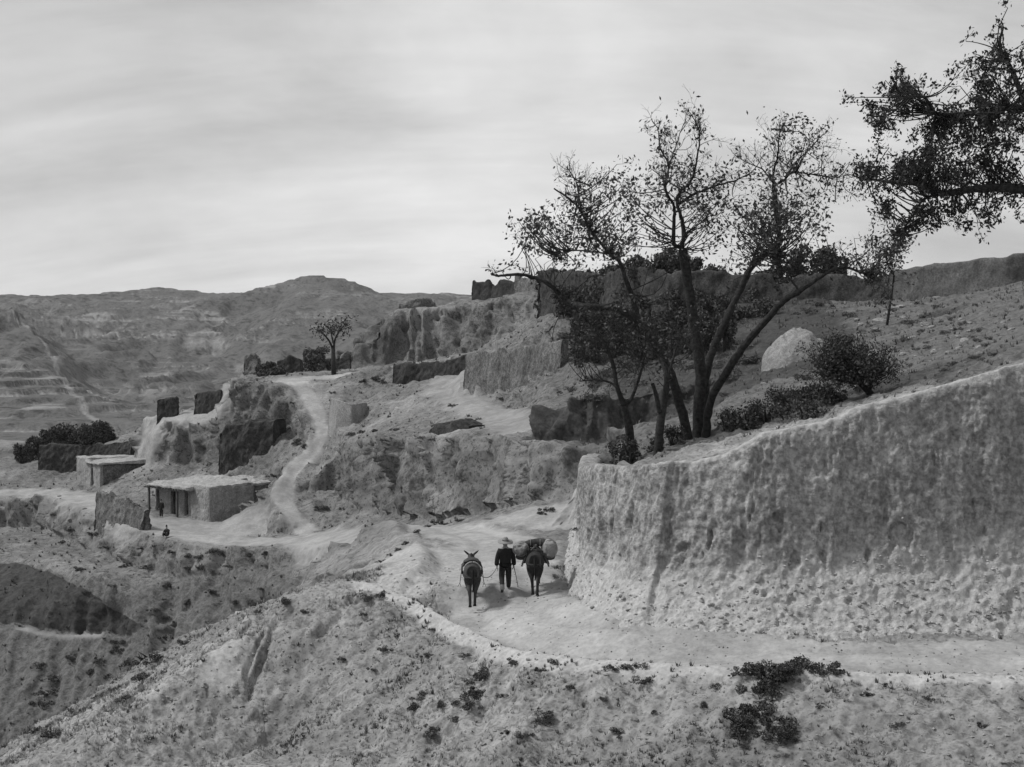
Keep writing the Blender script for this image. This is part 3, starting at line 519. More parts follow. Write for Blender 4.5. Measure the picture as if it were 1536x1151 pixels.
wall('earth_block', [(664, 640, 93.6), (676, 633, 93.2), (690, 630, 92.8), (708, 634, 92.4), (722, 650, 92)], 3.0, 'dwall', 'dark squarish earth block on the brink of the fluted cliff', 'earth block', seed=11, amp=0.16)
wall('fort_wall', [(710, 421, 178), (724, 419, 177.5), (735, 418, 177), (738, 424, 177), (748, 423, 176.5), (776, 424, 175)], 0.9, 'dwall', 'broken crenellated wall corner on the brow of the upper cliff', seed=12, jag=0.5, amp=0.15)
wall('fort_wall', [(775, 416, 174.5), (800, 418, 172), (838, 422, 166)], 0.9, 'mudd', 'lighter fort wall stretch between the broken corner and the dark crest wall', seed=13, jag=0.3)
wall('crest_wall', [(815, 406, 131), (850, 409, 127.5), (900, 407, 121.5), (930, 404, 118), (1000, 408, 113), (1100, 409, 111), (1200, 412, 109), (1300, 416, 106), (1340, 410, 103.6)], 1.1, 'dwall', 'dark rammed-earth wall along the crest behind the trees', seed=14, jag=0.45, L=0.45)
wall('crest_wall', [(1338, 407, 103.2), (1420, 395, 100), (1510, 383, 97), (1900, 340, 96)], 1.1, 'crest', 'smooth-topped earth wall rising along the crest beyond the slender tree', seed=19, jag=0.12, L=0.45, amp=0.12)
wall('ruined_wall', [(369, 533, 158.5), (378, 531, 158.2), (389, 535, 157.8)], 0.8, 'mudd', 'pale stub of ruined wall at the left tip of the terrace', seed=15, jag=0.3)
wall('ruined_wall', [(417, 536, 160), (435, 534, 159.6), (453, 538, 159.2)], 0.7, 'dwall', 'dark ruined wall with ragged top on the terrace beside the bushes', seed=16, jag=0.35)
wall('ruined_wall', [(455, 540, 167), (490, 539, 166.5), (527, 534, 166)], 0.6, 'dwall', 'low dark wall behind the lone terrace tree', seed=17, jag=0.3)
wall('earth_mound', [(601, 455, 184), (612, 447, 184), (645, 446, 184), (653, 456, 184)], 4.0, 'mudd', 'flat-topped earth ruin on the rim of the upper cliff, left of the fort wall', 'mound', seed=18)

def dome(name, px, py, rx, ry, h, mat, label, cat, seed):
    c = hit(px, py); v = [(0, 0, 0)]; f = []; A = 72; Rn = 30
    for k in range(1, Rn + 1):
        for a in range(A): v.append((k / Rn * math.cos(2 * math.pi * a / A), k / Rn * math.sin(2 * math.pi * a / A), 0))
    for a in range(A): f.append((0, 1 + a, 1 + (a + 1) % A))
    for k in range(Rn - 1):
        for a in range(A): p, q = 1 + k * A + a, 1 + k * A + (a + 1) % A; f += [(p, p + A, q + A), (p, q + A, q)]
    v = np.array(v); f = np.array(f); r = np.hypot(v[:, 0], v[:, 1]); nz = fbm(v * 2.2 + 5, 3, seed); v[:, :2] *= (1 + 0.16 * fbm(v * 1.1 + 3, 2, seed + 2))[:, None]
    v[:, 2] = np.cos(np.minimum(r, 1) * math.pi / 2) ** 0.62 * (1 + 0.26 * nz) + 0.10 * fbm(v * 6, 4, seed + 4); v = v * [rx, ry, h]; v[:, 2] -= np.where(r > 0.97, 0.9, 0.25); o = link(name, mesh_np(name, v, f), M[mat]); o.location = c; tag(o, label, cat); return o
dome('pale_mound', 1200, 538, 2.1, 2.2, 1.75, 'palem', 'pale rounded chalky mound on the hillside above the tall wall', 'mound', 3)

# ------------------------------------------------------------------ mud houses
def prism(name, foot, z0, z1, mat, parent, L=0.38, amp=0.08, seed=0, ztop=None):
    n = len(foot); zt = ztop or [z1] * n; v = np.array([(x, y, z0) for x, y in foot] + [(x, y, z) for (x, y), z in zip(foot, zt)]); f = []
    for i in range(n):
        j = (i + 1) % n; f += [(i, j, n + j), (i, n + j, n + i)]
    for i in range(1, n - 1): f += [(0, i + 1, i), (n, n + i, n + i + 1)]
    v, t = subdivide(v, np.array(f), L); c = v.mean(0); t = fix_out(v - c, t); v = smooth(v, t, 1 if amp > 0.02 else 0); nn = normals(v, t); v = v + nn * (1.6 * amp * fbm(v * 0.9, 3, seed) + amp * 0.8 * fbm(v * 3, 3, seed + 4))[:, None]
    return link(name, mesh_np(name, v - np.array(parent.location), t, False), M[mat], parent)
def quad(o, u, v, a0, a1, b0, b1):
    return [tuple(o + u * a + v * b) for a, b in ((a0, b0), (a1, b0), (a1, b1), (a0, b1))]
def house_low():
    O = np.array([-34.2, 131.6]); u = np.array([0.745, -0.667]); w = np.array([0.667, 0.745]); z0 = -15.0; zt = -11.45
    h = empty('mud_house', (-30, 128, -14)); tag(h, 'larger flat-roofed mud house with two volumes and dark doorways', 'house')
    for a0, a1 in ((0.0, 0.25), (0.75, 2.6), (3.55, 4.7), (5.25, 6.9)): prism('front_wall', quad(O, u, w, a0, a1, 0.9, 1.3), z0, zt, 'mud', h, seed=int(a0 * 10))
    for a0, a1 in ((0.25, 0.75), (2.6, 3.55), (4.7, 5.25)): prism('lintel', quad(O, u, w, a0 - 0.02, a1 + 0.02, 0.93, 1.27), zt - 0.45, zt - 0.02, 'wood', h, amp=0.01)
    for a0, a1 in ((2.6, 3.55), (4.7, 5.25)): prism('door', quad(O, u, w, a0 + 0.01, a1 - 0.01, 1.32, 1.40), z0, zt - 0.4, 'dwood', h, amp=0.005)
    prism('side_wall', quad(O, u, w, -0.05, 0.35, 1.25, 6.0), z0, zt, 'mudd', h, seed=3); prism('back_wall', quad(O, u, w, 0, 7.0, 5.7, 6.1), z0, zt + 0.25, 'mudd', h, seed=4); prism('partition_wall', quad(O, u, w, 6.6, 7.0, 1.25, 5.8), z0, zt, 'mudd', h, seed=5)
    for a in (0.12, 4.6): prism('porch_post', quad(O, u, w, a, a + 0.18, 0.05, 0.23), z0, zt - 0.02, 'wood', h, amp=0.01)
    q = quad(O, u, w, -0.35, 7.05, -0.25, 6.4); prism('roof', q, zt, zt + 0.3, 'roof', h, amp=0.13, ztop=[zt + 0.20, zt + 0.22, zt + 0.75, zt + 0.65])
    for k in range(12): prism('rafter', quad(O, u, w, 0.15 + k * 0.55, 0.27 + k * 0.55, -0.42 - 0.1 * math.sin(k * 2.1), 1.0), zt - 0.13, zt - 0.01, 'wood', h, amp=0.008)
    B = [(-29.2, 127.7), (-26.95, 125.2), (-23.6, 129.0), (-25.9, 131.6)]; prism('front_room', B, z0, -11.1, 'mud', h, amp=0.10, seed=12)
    C = np.mean(B, axis=0); prism('front_room_roof', [tuple(C + (np.array(p) - C) * 0.97) for p in B], -11.2, -10.95, 'roof', h, amp=0.12, seed=14, ztop=[-10.98, -11.02, -10.85, -10.8])
    D = [(-24.6, 129.2), (-22.4, 131.5), (-25.0, 135.0), (-27.5, 132.5)]; prism('rear_room', D, z0, -11.35, 'mudd', h, amp=0.08, seed=16); C = np.mean(D, axis=0); prism('rear_room_roof', [tuple(C + (np.array(p) - C) * 1.0) for p in D], -11.35, -11.1, 'roof', h, amp=0.12, seed=18, ztop=[-11.1, -11.0, -10.7, -10.75])
def house_up():
    z0 = -15.0; zt = -10.9; h = empty('mud_hut', (-45, 153, -13.5)); tag(h, 'small flat-roofed mud hut in front of the long dark wall', 'house')
    a = np.array([-48.7, 157.2]); b = np.array([-44.1, 150.6]); u = (b - a) / np.linalg.norm(b - a); w = np.array([-u[1], u[0]]); W = np.linalg.norm(b - a)
    if w[0] < 0: w = -w
    for a0, a1 in ((0, 4.9), (5.75, W)): prism('front_wall', quad(a, u, w, a0, a1, 0, 0.4), z0, zt if a0 > 1 else zt + 0.3, 'mud', h, seed=int(a0) + 1)
    prism('lintel', quad(a, u, w, 4.88, 5.77, 0.03, 0.37), zt - 0.5, zt - 0.02, 'wood', h, amp=0.01); prism('door', quad(a, u, w, 4.92, 5.73, 0.42, 0.5), z0, zt - 0.4, 'dwood', h, amp=0.005)
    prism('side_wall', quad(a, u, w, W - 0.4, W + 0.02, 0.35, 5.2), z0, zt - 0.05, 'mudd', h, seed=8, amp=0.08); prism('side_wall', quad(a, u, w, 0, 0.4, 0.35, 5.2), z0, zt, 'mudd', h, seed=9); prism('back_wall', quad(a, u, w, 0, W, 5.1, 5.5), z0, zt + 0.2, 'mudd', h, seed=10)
    prism('roof', quad(a, u, w, 3.6, W + 0.35, -0.3, 5.7), zt, zt + 0.25, 'roof', h, ztop=[zt + 0.22, zt + 0.2, zt + 0.45, zt + 0.5], seed=11); prism('roof', quad(a, u, w, -0.2, 3.58, 0.05, 5.7), zt + 0.25, zt + 0.5, 'roof', h, seed=12)
    prism('yard_wall', quad(a, u, w, W - 1.2, W - 0.7, 5.3, 8.6), z0, zt - 0.6, 'mudd', h, seed=13)
house_low(); house_up()

# ------------------------------------------------------------------ trees
class MB:
    def __init__(s): s.v = []; s.f = []; s.n = 0; s.lc = []; s.ls = []
    def tube(s, pts, r0, r1, sides=6, wob=0.0):
        p = np.asarray(pts, float); n = len(p)
        if n < 2: return
        tg = np.gradient(p, axis=0); tg /= np.maximum(np.linalg.norm(tg, axis=1), 1e-9)[:, None]; ref = np.array([0.31, 0.2, 0.93]) if abs(tg[0][2]) < 0.9 else np.array([1.0, 0, 0])
        a = np.cross(tg, ref); a /= np.maximum(np.linalg.norm(a, axis=1), 1e-9)[:, None]; b = np.cross(tg, a); r = r0 + (r1 - r0) * (np.linspace(0, 1, n) ** 0.8)
        if wob: r = r * (1 + wob * rng.uniform(-1, 1, n))
        ang = np.arange(sides) * 2 * math.pi / sides; ring = p[:, None] + r[:, None, None] * (np.cos(ang)[None, :, None] * a[:, None] + np.sin(ang)[None, :, None] * b[:, None])
        s.v.append(ring.reshape(-1, 3)); i = np.arange(n - 1)[:, None] * sides; k = np.arange(sides)[None]; k2 = (k + 1) % sides
        q = np.stack([i + k, i + k2, i + sides + k2, i + sides + k], -1).reshape(-1, 4) + s.n; s.f.append(np.concatenate([q[:, [0, 1, 2]], q[:, [0, 2, 3]]])); s.n += n * sides
    def wood(s, name, mat, parent, org):
        me = mesh_np(name, np.concatenate(s.v) - org, np.concatenate(s.f)); return link(name, me, mat, parent)
def leaf_mesh(name, c, size, aspect=0.5, droop=0.0):
    c = np.asarray(c, float); n = len(c); u = rng.normal(size=(n, 3)); u[:, 2] -= droop; u /= np.linalg.norm(u, axis=1)[:, None]; w = np.cross(u, rng.normal(size=(n, 3))); w /= np.maximum(np.linalg.norm(w, axis=1), 1e-9)[:, None]
    s = (np.asarray(size) * rng.uniform(0.4, 1.35, n))[:, None]; v = np.stack([c - u * s, c + w * s * aspect, c + u * s, c - w * s * aspect], 1).reshape(-1, 3)
    i = np.arange(n)[:, None] * 4; return mesh_np(name, v, np.concatenate([i + [0, 1, 2], i + [0, 2, 3]]), False)
def unit(v): return v / max(np.linalg.norm(v), 1e-9)
def sprout(mb, L, p, d, ln_, r, lvl, lf, up=0.25, spread=0.85, lsp=0.16, twig=0.006):
    n = 5; pts = [p]; dd = unit(d)
    for k in range(n - 1):
        dd = unit(dd + rng.normal(size=3) * 0.22 + np.array([0, 0, up * 0.25])); pts.append(pts[-1] + dd * ln_ / (n - 1))
    pts = np.array(pts); mb.tube(pts, r, max(r * 0.35, twig), 5 if lvl > 1 else 3)
    if lvl == 0:
        m = rng.poisson(lf)
        for _ in range(m):
            q = pts[rng.integers(1, n)] + rng.normal(size=3) * lsp; L.append(q)
        return
    for k in range(3 if lvl > 1 else 4):
        j = rng.integers(1, n); sd = unit(dd + rng.normal(size=3) * spread + np.array([0, 0, up])); sprout(mb, L, pts[j], sd, ln_ * rng.uniform(0.45, 0.75), max(r * 0.5, twig), lvl - 1, lf, up, spread, lsp, twig)
def traced(limb, d0, wob, seed, n=5):
    """limb: list of (px, py) or (px, py, depth offset); depth drifts slowly where it is not given"""
    rs = np.random.default_rng(seed); off = 0; pts = []
    for i, q in enumerate(limb):
        off = q[2] if len(q) > 2 else off + rs.normal() * wob
        pts.append(P(q[0], q[1], d0 + off))
    return spline(pts, n)
def join_spray(mb, cloud, q, r=0.014, far=2.0):
    d = cloud - q; hd = np.hypot(d[:, 0], d[:, 1]); w = np.linalg.norm(d, axis=1) + 0.9 * np.abs(q[2] - 0.75 * hd - cloud[:, 2]) + rng.uniform(0, 0.5, len(cloud)); k = np.argmin(w); a = cloud[k]; l = np.linalg.norm(q - a)
    if l > far: q = a + (q - a) * (far / l) * rng.uniform(0.5, 1.0)
    m = (a + q) / 2 + rng.normal(size=3) * 0.12 * l - [0, 0, 0.12 * l]
    mb.tube(arc(a, m, q, 6), r + 0.010, r * 0.8, 4); return q
def arc(a, b, c, n=14):
    a, b, c = map(np.array, (a, b, c)); t = np.linspace(0, 1, n)[:, None]; return (1 - t) ** 2 * a + 2 * t * (1 - t) * b + t * t * c
def main_tree():
    D = 50.0; g = down(*P(1043, 680, D)[:2]); root = empty('multi_stem_tree', g); org = np.array(g); tag(root, 'tall multi-stemmed tree with sparse leaves and bare twigs behind the loess wall', 'tree')
    limbs = [
        ([(1038, 700, 0), (1027, 634, -0.2), (1006, 561, -0.5), (980, 515, -0.8), (957, 481, -1.0)], 0.26, 0.17, 0), ([(957, 481, -1.0), (923, 462), (889, 461), (858, 456), (842, 444), (824, 427), (803, 417), (777, 412), (751, 414), (737, 411)], 0.19, 0.04, 0.18), ([(957, 481, -1.0), (949, 447), (939, 421), (928, 391), (915, 381), (883, 342), (873, 319), (860, 303), (831, 283)], 0.13, 0.03, 1), ([(873, 319, -1), (867, 286), (863, 270), (850, 252)], 0.05, 0.02, 1.3), ([(915, 381, -1), (896, 379), (857, 376), (840, 386)], 0.05, 0.02, 0.9),
        ([(1045, 700, 0.3), (1049, 610, 0.4), (1051, 556, 0.5), (1043, 499, 0.6), (1035, 447, 0.7), (1028, 400, 0.7), (1023, 374, 0.7)], 0.30, 0.19, 0), ([(1023, 374, 0.7), (1011, 362, 0.5), (1011, 319, 0.4), (1010, 306, 0.4), (997, 283), (1003, 251), (990, 221), (987, 195), (977, 179)], 0.11, 0.015, 0.8), ([(1023, 374, 0.7), (1026, 345, 0.9), (1020, 322, 0.9), (1016, 296, 1), (1036, 272), (1042, 254), (1050, 212), (1046, 189), (1031, 164)], 0.12, 0.014, 0.9), ([(1018, 306, 1), (1042, 291), (1072, 280), (1104, 270), (1122, 262)], 0.08, 0.02, 1), ([(1003, 251, 0.3), (1012, 225), (1020, 200), (1029, 178)], 0.04, 0.012, 0.6),
        ([(1051, 700, 0.6), (1056, 600, 0.8), (1060, 555, 1.0), (1071, 522, 1.2), (1090, 478, 1.5), (1116, 424, 1.9), (1130, 397, 2.1), (1166, 365, 2.4), (1168, 342, 2.5), (1163, 303, 2.6), (1161, 277, 2.6)], 0.24, 0.10, 0), ([(1161, 277, 2.6), (1160, 262), (1166, 234), (1169, 205), (1175, 185)], 0.08, 0.015, 1.1), ([(1161, 280, 2.6), (1176, 270), (1189, 259), (1218, 262), (1250, 266), (1275, 262)], 0.07, 0.015, 1), ([(1161, 277, 2.6), (1143, 254), (1121, 244), (1105, 236)], 0.045, 0.012, 0.9), ([(1178, 266, 2.8), (1195, 243), (1218, 220), (1230, 205)], 0.05, 0.015, 1.2), ([(1127, 399, 2.1), (1136, 372), (1147, 352)], 0.06, 0.03, 0.5),
        ([(1054, 700, 0.2), (1060, 640, 0), (1069, 594, -0.4), (1092, 555, -0.8), (1121, 513, -1.2), (1150, 480, -1.6), (1176, 451, -2.0), (1200, 437, -2.3)], 0.21, 0.12, 0), ([(1200, 437, -2.3), (1232, 415), (1261, 402), (1290, 408), (1312, 420)], 0.10, 0.03, 1), ([(1200, 437, -2.3), (1186, 419), (1172, 398), (1163, 378)], 0.06, 0.02, 1)]
    trunk = MB(); twigs = MB(); L = []; cloud = []
    for i, (l, r0, r1, w) in enumerate(limbs):
        p = traced(l, D, 0.35, i + 3, 5); p[1:-1] += rng.normal(size=(len(p) - 2, 3)) * 0.012; trunk.tube(p, r0 * 0.78, r1 * 0.85, 10, 0.09)
        if w: cloud.append(p)
        if w:
            n = len(p); k = int(max(6, np.linalg.norm(np.diff(p, axis=0), axis=1).sum() * 6.0 * min(w, 1.0)))
            for _ in range(k):
                t = rng.uniform(0.12 if r0 < 0.09 else 0.3, 1) ; j = int(t * (n - 1)); tg = unit(p[min(j + 1, n - 1)] - p[max(j - 1, 0)]); d = unit(tg * 0.8 + rng.normal(size=3) * 0.75 + [0, 0, 0.25]); hgt = p[j][2]
                lf = 3.6 if hgt < 6.2 else 1.4
                if i in (1,): lf = 0.5
                if i in (2, 3) and hgt > 5.2: lf = 0.25
                sprout(twigs, L, p[j], d, rng.uniform(0.5, 1.15) * (0.5 if (t > 0.75 or i == 1) else 1), 0.016, 2 if rng.random() < 0.8 and i != 1 else 1, lf * (0.75 if rng.random() < 0.6 else 0.15), twig=0.004)
    # hanging leafy sprays filling the middle of the crown
    for cx, cy, rx, ry, k in [(820, 340, 45, 22, 14), (900, 300, 40, 45, 20), (945, 320, 50, 50, 26), (960, 370, 50, 30, 14), (1080, 320, 45, 45, 26), (1110, 370, 50, 35, 22), (1210, 320, 45, 40, 26), (1230, 300, 40, 35, 16), (1200, 215, 35, 30, 16), (1090, 290, 40, 25, 14), (1000, 270, 40, 25, 12), (1310, 380, 30, 35, 14), (800, 360, 25, 35, 14), (850, 350, 30, 30, 14), (790, 330, 16, 12, 8), (900, 350, 40, 30, 14), (1180, 300, 40, 40, 16), (930, 500, 60, 40, 20), (1150, 340, 40, 40, 14), (1130, 310, 40, 40, 14)]:
        for _ in range(k):
            q = P(cx + rng.normal() * rx * 0.6, cy + rng.normal() * ry * 0.6, D + rng.normal() * 1.3); q = join_spray(twigs, np.concatenate(cloud), q); sprout(twigs, L, q, rng.normal(size=3) + [0, 0, 0.2], rng.uniform(0.4, 0.75), 0.010, 1, 5.5, twig=0.004)
    trunk.wood('trunk', M['bark'], root, org); twigs.wood('branches', M['bark'], root, org)['kind'] = 'stuff'; me = leaf_mesh('crown', np.array(L) - org, np.full(len(L), 0.078)); link('crown', me, M['leaf'], root); print('leaves', len(L), 'twig tris', sum(len(f) for f in twigs.f))
def small_tree(name, label, limbs, D, leafy, cat='tree', lf=2.0, lsize=0.08, mat='leaf', seed=0, extra=(), per_m=3.0, lv=2, tlen=(0.6, 1.2), sink=0.3):
    b = limbs[0][0][0]; g = down(*P(b[0], b[1], D)[:2]); root = empty(name, g); org = np.array(g); tag(root, label, cat); trunk = MB(); twigs = MB(); L = []; cloud = []
    for i, (l, r0, r1, w) in enumerate(limbs):
        p = traced(l, D, 0.02 * D * 0.3, seed + i, 4)
        if i == 0: p = np.vstack([[p[0][0], p[0][1], g.z - sink], p]) if p[0][2] > g.z else p
        trunk.tube(p, r0, r1, 7, 0.06); cloud.append(p[len(p) // 2:])
        if w:
            n = len(p)
            for _ in range(int(max(3, np.linalg.norm(np.diff(p, axis=0), axis=1).sum() * per_m * w))):
                j = int(rng.uniform(0.25, 1) * (n - 1)); tg = unit(p[min(j + 1, n - 1)] - p[max(j - 1, 0)]); sprout(twigs, L, p[j], unit(tg * 0.7 + rng.normal(size=3) * 0.8 + [0, 0, 0.2]), rng.uniform(*tlen), 0.018, lv, lf, lsp=lsize * 2)
    for cx, cy, rx, ry, k in extra:
        for _ in range(k):
            q = P(cx + rng.normal() * rx * 0.6, cy + rng.normal() * ry * 0.6, D + rng.normal() * rx * 0.6 * D / F); q = join_spray(twigs, np.concatenate(cloud), q, 0.010); sprout(twigs, L, q, rng.normal(size=3) + [0, 0, 0.1], rng.uniform(*tlen) * 0.7, 0.012, 1, lf * 1.4, lsp=lsize * 2)
    trunk.wood('trunk', M['bark'], root, org)
    if twigs.v: twigs.wood('branches', M['bark'], root, org)['kind'] = 'stuff'
    if L: link('crown', leaf_mesh('crown', np.array(L) - org, np.full(len(L), lsize)), M[mat], root)
    return root
main_tree()
small_tree('forked_tree', 'small forked tree with thin leafy boughs before the dark cut bank', [([(946, 690), (944, 645), (936, 608)], 0.19, 0.12, 0), ([(936, 608, 0), (925, 578), (919, 545), (905, 512), (882, 482), (862, 464)], 0.10, 0.025, 1), ([(926, 582, 0), (915, 574), (895, 570), (870, 572)], 0.05, 0.02, 0.5), ([(936, 610, 0), (948, 596), (960, 563), (967, 528), (968, 500)], 0.08, 0.02, 1)], 47.0, True, lf=1.2, seed=40, extra=[(880, 510, 35, 40, 22), (910, 480, 40, 30, 16), (960, 530, 35, 35, 10)], lsize=0.07)
small_tree('dark_trunk_tree', 'straight dark trunk with a stub, between the forked tree and the multi-stemmed tree', [([(985, 700), (990, 640), (996, 600), (1000, 568), (990, 535), (975, 510)], 0.17, 0.06, 0.5), ([(989, 618, 0), (984, 592), (979, 576)], 0.08, 0.06, 0), ([(999, 572, 0), (1008, 545), (1015, 520), (1022, 505)], 0.06, 0.02, 1)], 45.6, True, lf=1.5, seed=50, extra=[(1010, 500, 40, 30, 8)], lsize=0.07)
def overhang_tree():
    D = 41.0; b = P(1660, 540, D); g = down(b[0], b[1]); root = empty('overhanging_tree', g); org = np.array(g); tag(root, 'dense dark-leaved tree whose heavy bough overhangs the wall from the side', 'tree')
    limbs = [([(1665, 560, 0), (1660, 450, 0), (1630, 340, 0), (1590, 290, -0.3)], 0.42, 0.28, 0), ([(1590, 290, -0.3), (1510, 282, -0.5), (1460, 284), (1410, 290), (1375, 276), (1340, 274), (1300, 268), (1285, 266)], 0.17, 0.02, 1), ([(1630, 340, 0), (1590, 230, 0.3), (1540, 165, 0.5), (1480, 168), (1410, 172), (1395, 158), (1385, 145), (1360, 148)], 0.14, 0.02, 1), ([(1415, 290, -0.5), (1385, 300), (1365, 330), (1350, 350)], 0.05, 0.02, 1), ([(1540, 165, 0.5), (1520, 110), (1500, 70), (1505, 40)], 0.1, 0.03, 1), ([(1640, 380, 0), (1720, 260, 0), (1760, 150, 0)], 0.2, 0.05, 1), ([(1590, 230, 0.3), (1600, 120, 0.8), (1590, 20, 1)], 0.15, 0.04, 1)]
    trunk = MB(); tw = MB(); L = []; cloud = []
    for i, (l, r0, r1, w) in enumerate(limbs):
        p = traced(l, D, 0.3, 90 + i, 5); trunk.tube(p, r0, r1, 8, 0.06); cloud.append(p)
        if w:
            for _ in range(int(np.linalg.norm(np.diff(p, axis=0), axis=1).sum() * 4)):
                j = int(rng.uniform(0.15, 1) * (len(p) - 1)); sprout(tw, L, p[j], rng.normal(size=3) + [0, 0, -0.1], rng.uniform(0.35, 0.6), 0.014, 1, 5, up=-0.1, lsp=0.10)
    for cx, cy, rx, ry, k in [(1440, 190, 45, 45, 60), (1480, 150, 35, 50, 55), (1490, 230, 30, 40, 40), (1350, 125, 28, 24, 30), (1320, 165, 25, 20, 22), (1395, 200, 25, 30, 26), (1360, 245, 45, 18, 34), (1420, 250, 40, 20, 30), (1310, 255, 28, 14, 18), (1390, 315, 40, 22, 22), (1450, 315, 40, 18, 20), (1330, 300, 18, 20, 10), (1345, 355, 18, 22, 12), (1500, 70, 14, 20, 12), (1470, 90, 18, 18, 10), (1560, 180, 50, 90, 70), (1720, 230, 70, 80, 70), (1600, 60, 50, 60, 40), (1680, 320, 60, 40, 30), (1600, 320, 50, 30, 25), (1500, 300, 20, 15, 8)]:
        for _ in range(k):
            q = P(cx + rng.normal() * rx * 0.55, cy + rng.normal() * ry * 0.55, D + rng.normal() * 0.9); q = join_spray(tw, np.concatenate(cloud), q); sprout(tw, L, q, rng.normal(size=3) + [0, 0, -0.6], rng.uniform(0.25, 0.5), 0.010, 1, 8.5, up=-0.3, lsp=0.075)
    trunk.wood('trunk', M['bark'], root, org); tw.wood('branches', M['bark'], root, org)['kind'] = 'stuff'; link('crown', leaf_mesh('crown', np.array(L) - org, np.full(len(L), 0.062), 0.5, 0.5), M['leafd'], root); print('overhang leaves', len(L))
overhang_tree()
small_tree('terrace_tree', 'lone dark tree with a bare trunk on the terrace beside its road', [([(501, 562), (500, 545), (500, 524)], 0.30, 0.22, 0), ([(500, 526, 0), (494, 512), (484, 500), (476, 494)], 0.15, 0.05, 1), ([(500, 526, 0), (503, 508), (511, 494), (517, 488)], 0.15, 0.05, 1), ([(500, 515, 0), (497, 500), (499, 488)], 0.12, 0.05, 1)], 156.0, True, lf=1.3, lsize=0.17, mat='leafd', seed=60, extra=[(480, 497, 7, 3, 8), (514, 492, 6, 4, 8), (500, 488, 8, 3, 6), (508, 503, 5, 2, 3)], per_m=1.4, tlen=(0.5, 0.9))
small_tree('slender_tree', 'slender leaning young tree in front of the crest wall', [([(1328, 505), (1333, 470), (1339, 430), (1340, 412), (1330, 395)], 0.10, 0.04, 1)], 84.0, True, lf=2.5, lsize=0.12, seed=70, extra=[(1325, 385, 22, 22, 16), (1340, 375, 14, 18, 10)])
small_tree('leaning_shrub_tree', 'bushy dark shrub on a leaning trunk rising just over the wall top', [([(1318, 606), (1305, 590), (1290, 575), (1270, 560)], 0.16, 0.07, 0.6), ([(1303, 588, 0), (1312, 570), (1325, 560)], 0.07, 0.03, 1), ([(1290, 575, 0), (1262, 572), (1240, 565)], 0.07, 0.03, 1)], 47.0, True, 'shrub', 5, 0.055, 'shrub', 80, [(1275, 545, 40, 16, 110), (1250, 550, 22, 18, 70), (1310, 555, 28, 10, 60), (1262, 525, 20, 10, 30)], tlen=(0.4, 0.7))

# ------------------------------------------------------------------ shrubs and bushes
def bush_mesh(seed, n=900, leaf=0.07, lumps=7, flat=0.7):
    rs = np.random.default_rng(seed); c = rs.normal(size=(lumps, 3)) * [0.42, 0.42, 0.22] + [0, 0, 0.38]; r = rs.uniform(0.22, 0.45, lumps); k = rs.integers(0, lumps, n); u = rs.normal(size=(n, 3)); u /= np.linalg.norm(u, axis=1)[:, None]
    p = c[k] + u * (r[k] * rs.uniform(0.35, 1.08, n) ** 0.6)[:, None]; p[:, 2] = np.abs(p[:, 2]) * flat
    return p
BUSH = []
for s in range(6):
    me = leaf_mesh('foliage', bush_mesh(100 + s), np.full(900, 0.075)); tw = MB()
    for k in range(6): a = rng.uniform(0, 6.28); tw.tube([[0, 0, -0.25], [0.12 * math.cos(a), 0.12 * math.sin(a), 0.15], [0.4 * math.cos(a), 0.4 * math.sin(a), 0.45]], 0.03, 0.01, 4)
    st = mesh_np('stem', np.concatenate(tw.v), np.concatenate(tw.f)); st.materials.append(M['bark']); BUSH.append((me, st))
for me, st in BUSH: me.materials.append(M['shrub'])
BUSHM = []
for s in range(3):
    me = leaf_mesh('foliage', bush_mesh(200 + s, 700), np.full(700, 0.07)); me.materials.append(M['shrubm']); BUSHM.append((me, BUSH[s][1]))
def bush(loc, sx, sz, label, group, k, name='shrub', dry=False, cat='shrub'):
    me, st = (BUSHM[k % 3] if dry else BUSH[k % 6]); root = empty(name, loc, (k * 2.4) % 6.28); s = Vector((sx, sx, sz)); root.scale = s
    for nm, m in (('foliage', me), ('stem', st)):
        o = bpy.data.objects.new(nm, m); col.objects.link(o); o.parent = root
    tag(root, label, cat, group); return root
def big_bush(loc, rx, h, label, group, seed, mat='shrub', leaf=0.16, name='bush'):
    rs = np.random.default_rng(500 + seed); lumps = 16; c = rs.uniform(-1, 1, (lumps, 3)) * [0.62, 0.62, 0.38] + [0, 0, 0.50]; c[:, :2] *= (1.15 - 0.5 * c[:, 2:]); r = rs.uniform(0.24, 0.40, lumps); n = int(900 + 260 * rx * h); k = rs.integers(0, lumps, n); u = rs.normal(size=(n, 3)); u /= np.linalg.norm(u, axis=1)[:, None]
    p = c[k] + u * (r[k] * rs.uniform(0.3, 1.1, n) ** 0.6)[:, None]; p = c[k] * [rx, rx, h] + (p - c[k]) * [rx, rx, min(rx, h) * 1.1]; p[:, 2] = np.abs(p[:, 2]); root = empty(name, loc); link('foliage', leaf_mesh('foliage', p, np.full(n, leaf)), M[mat], root); tw = MB()
    for q in range(5): a = rs.uniform(0, 6.28); tw.tube([[0.05 * math.cos(a), 0.05 * math.sin(a), -0.3], [0.2 * rx * math.cos(a), 0.2 * rx * math.sin(a), 0.3 * h], [0.5 * rx * math.cos(a), 0.5 * rx * math.sin(a), 0.75 * h]], 0.07, 0.02, 5)
    tw.wood('stem', M['bark'], root, np.zeros(3)); tag(root, label, 'bush', group); return root
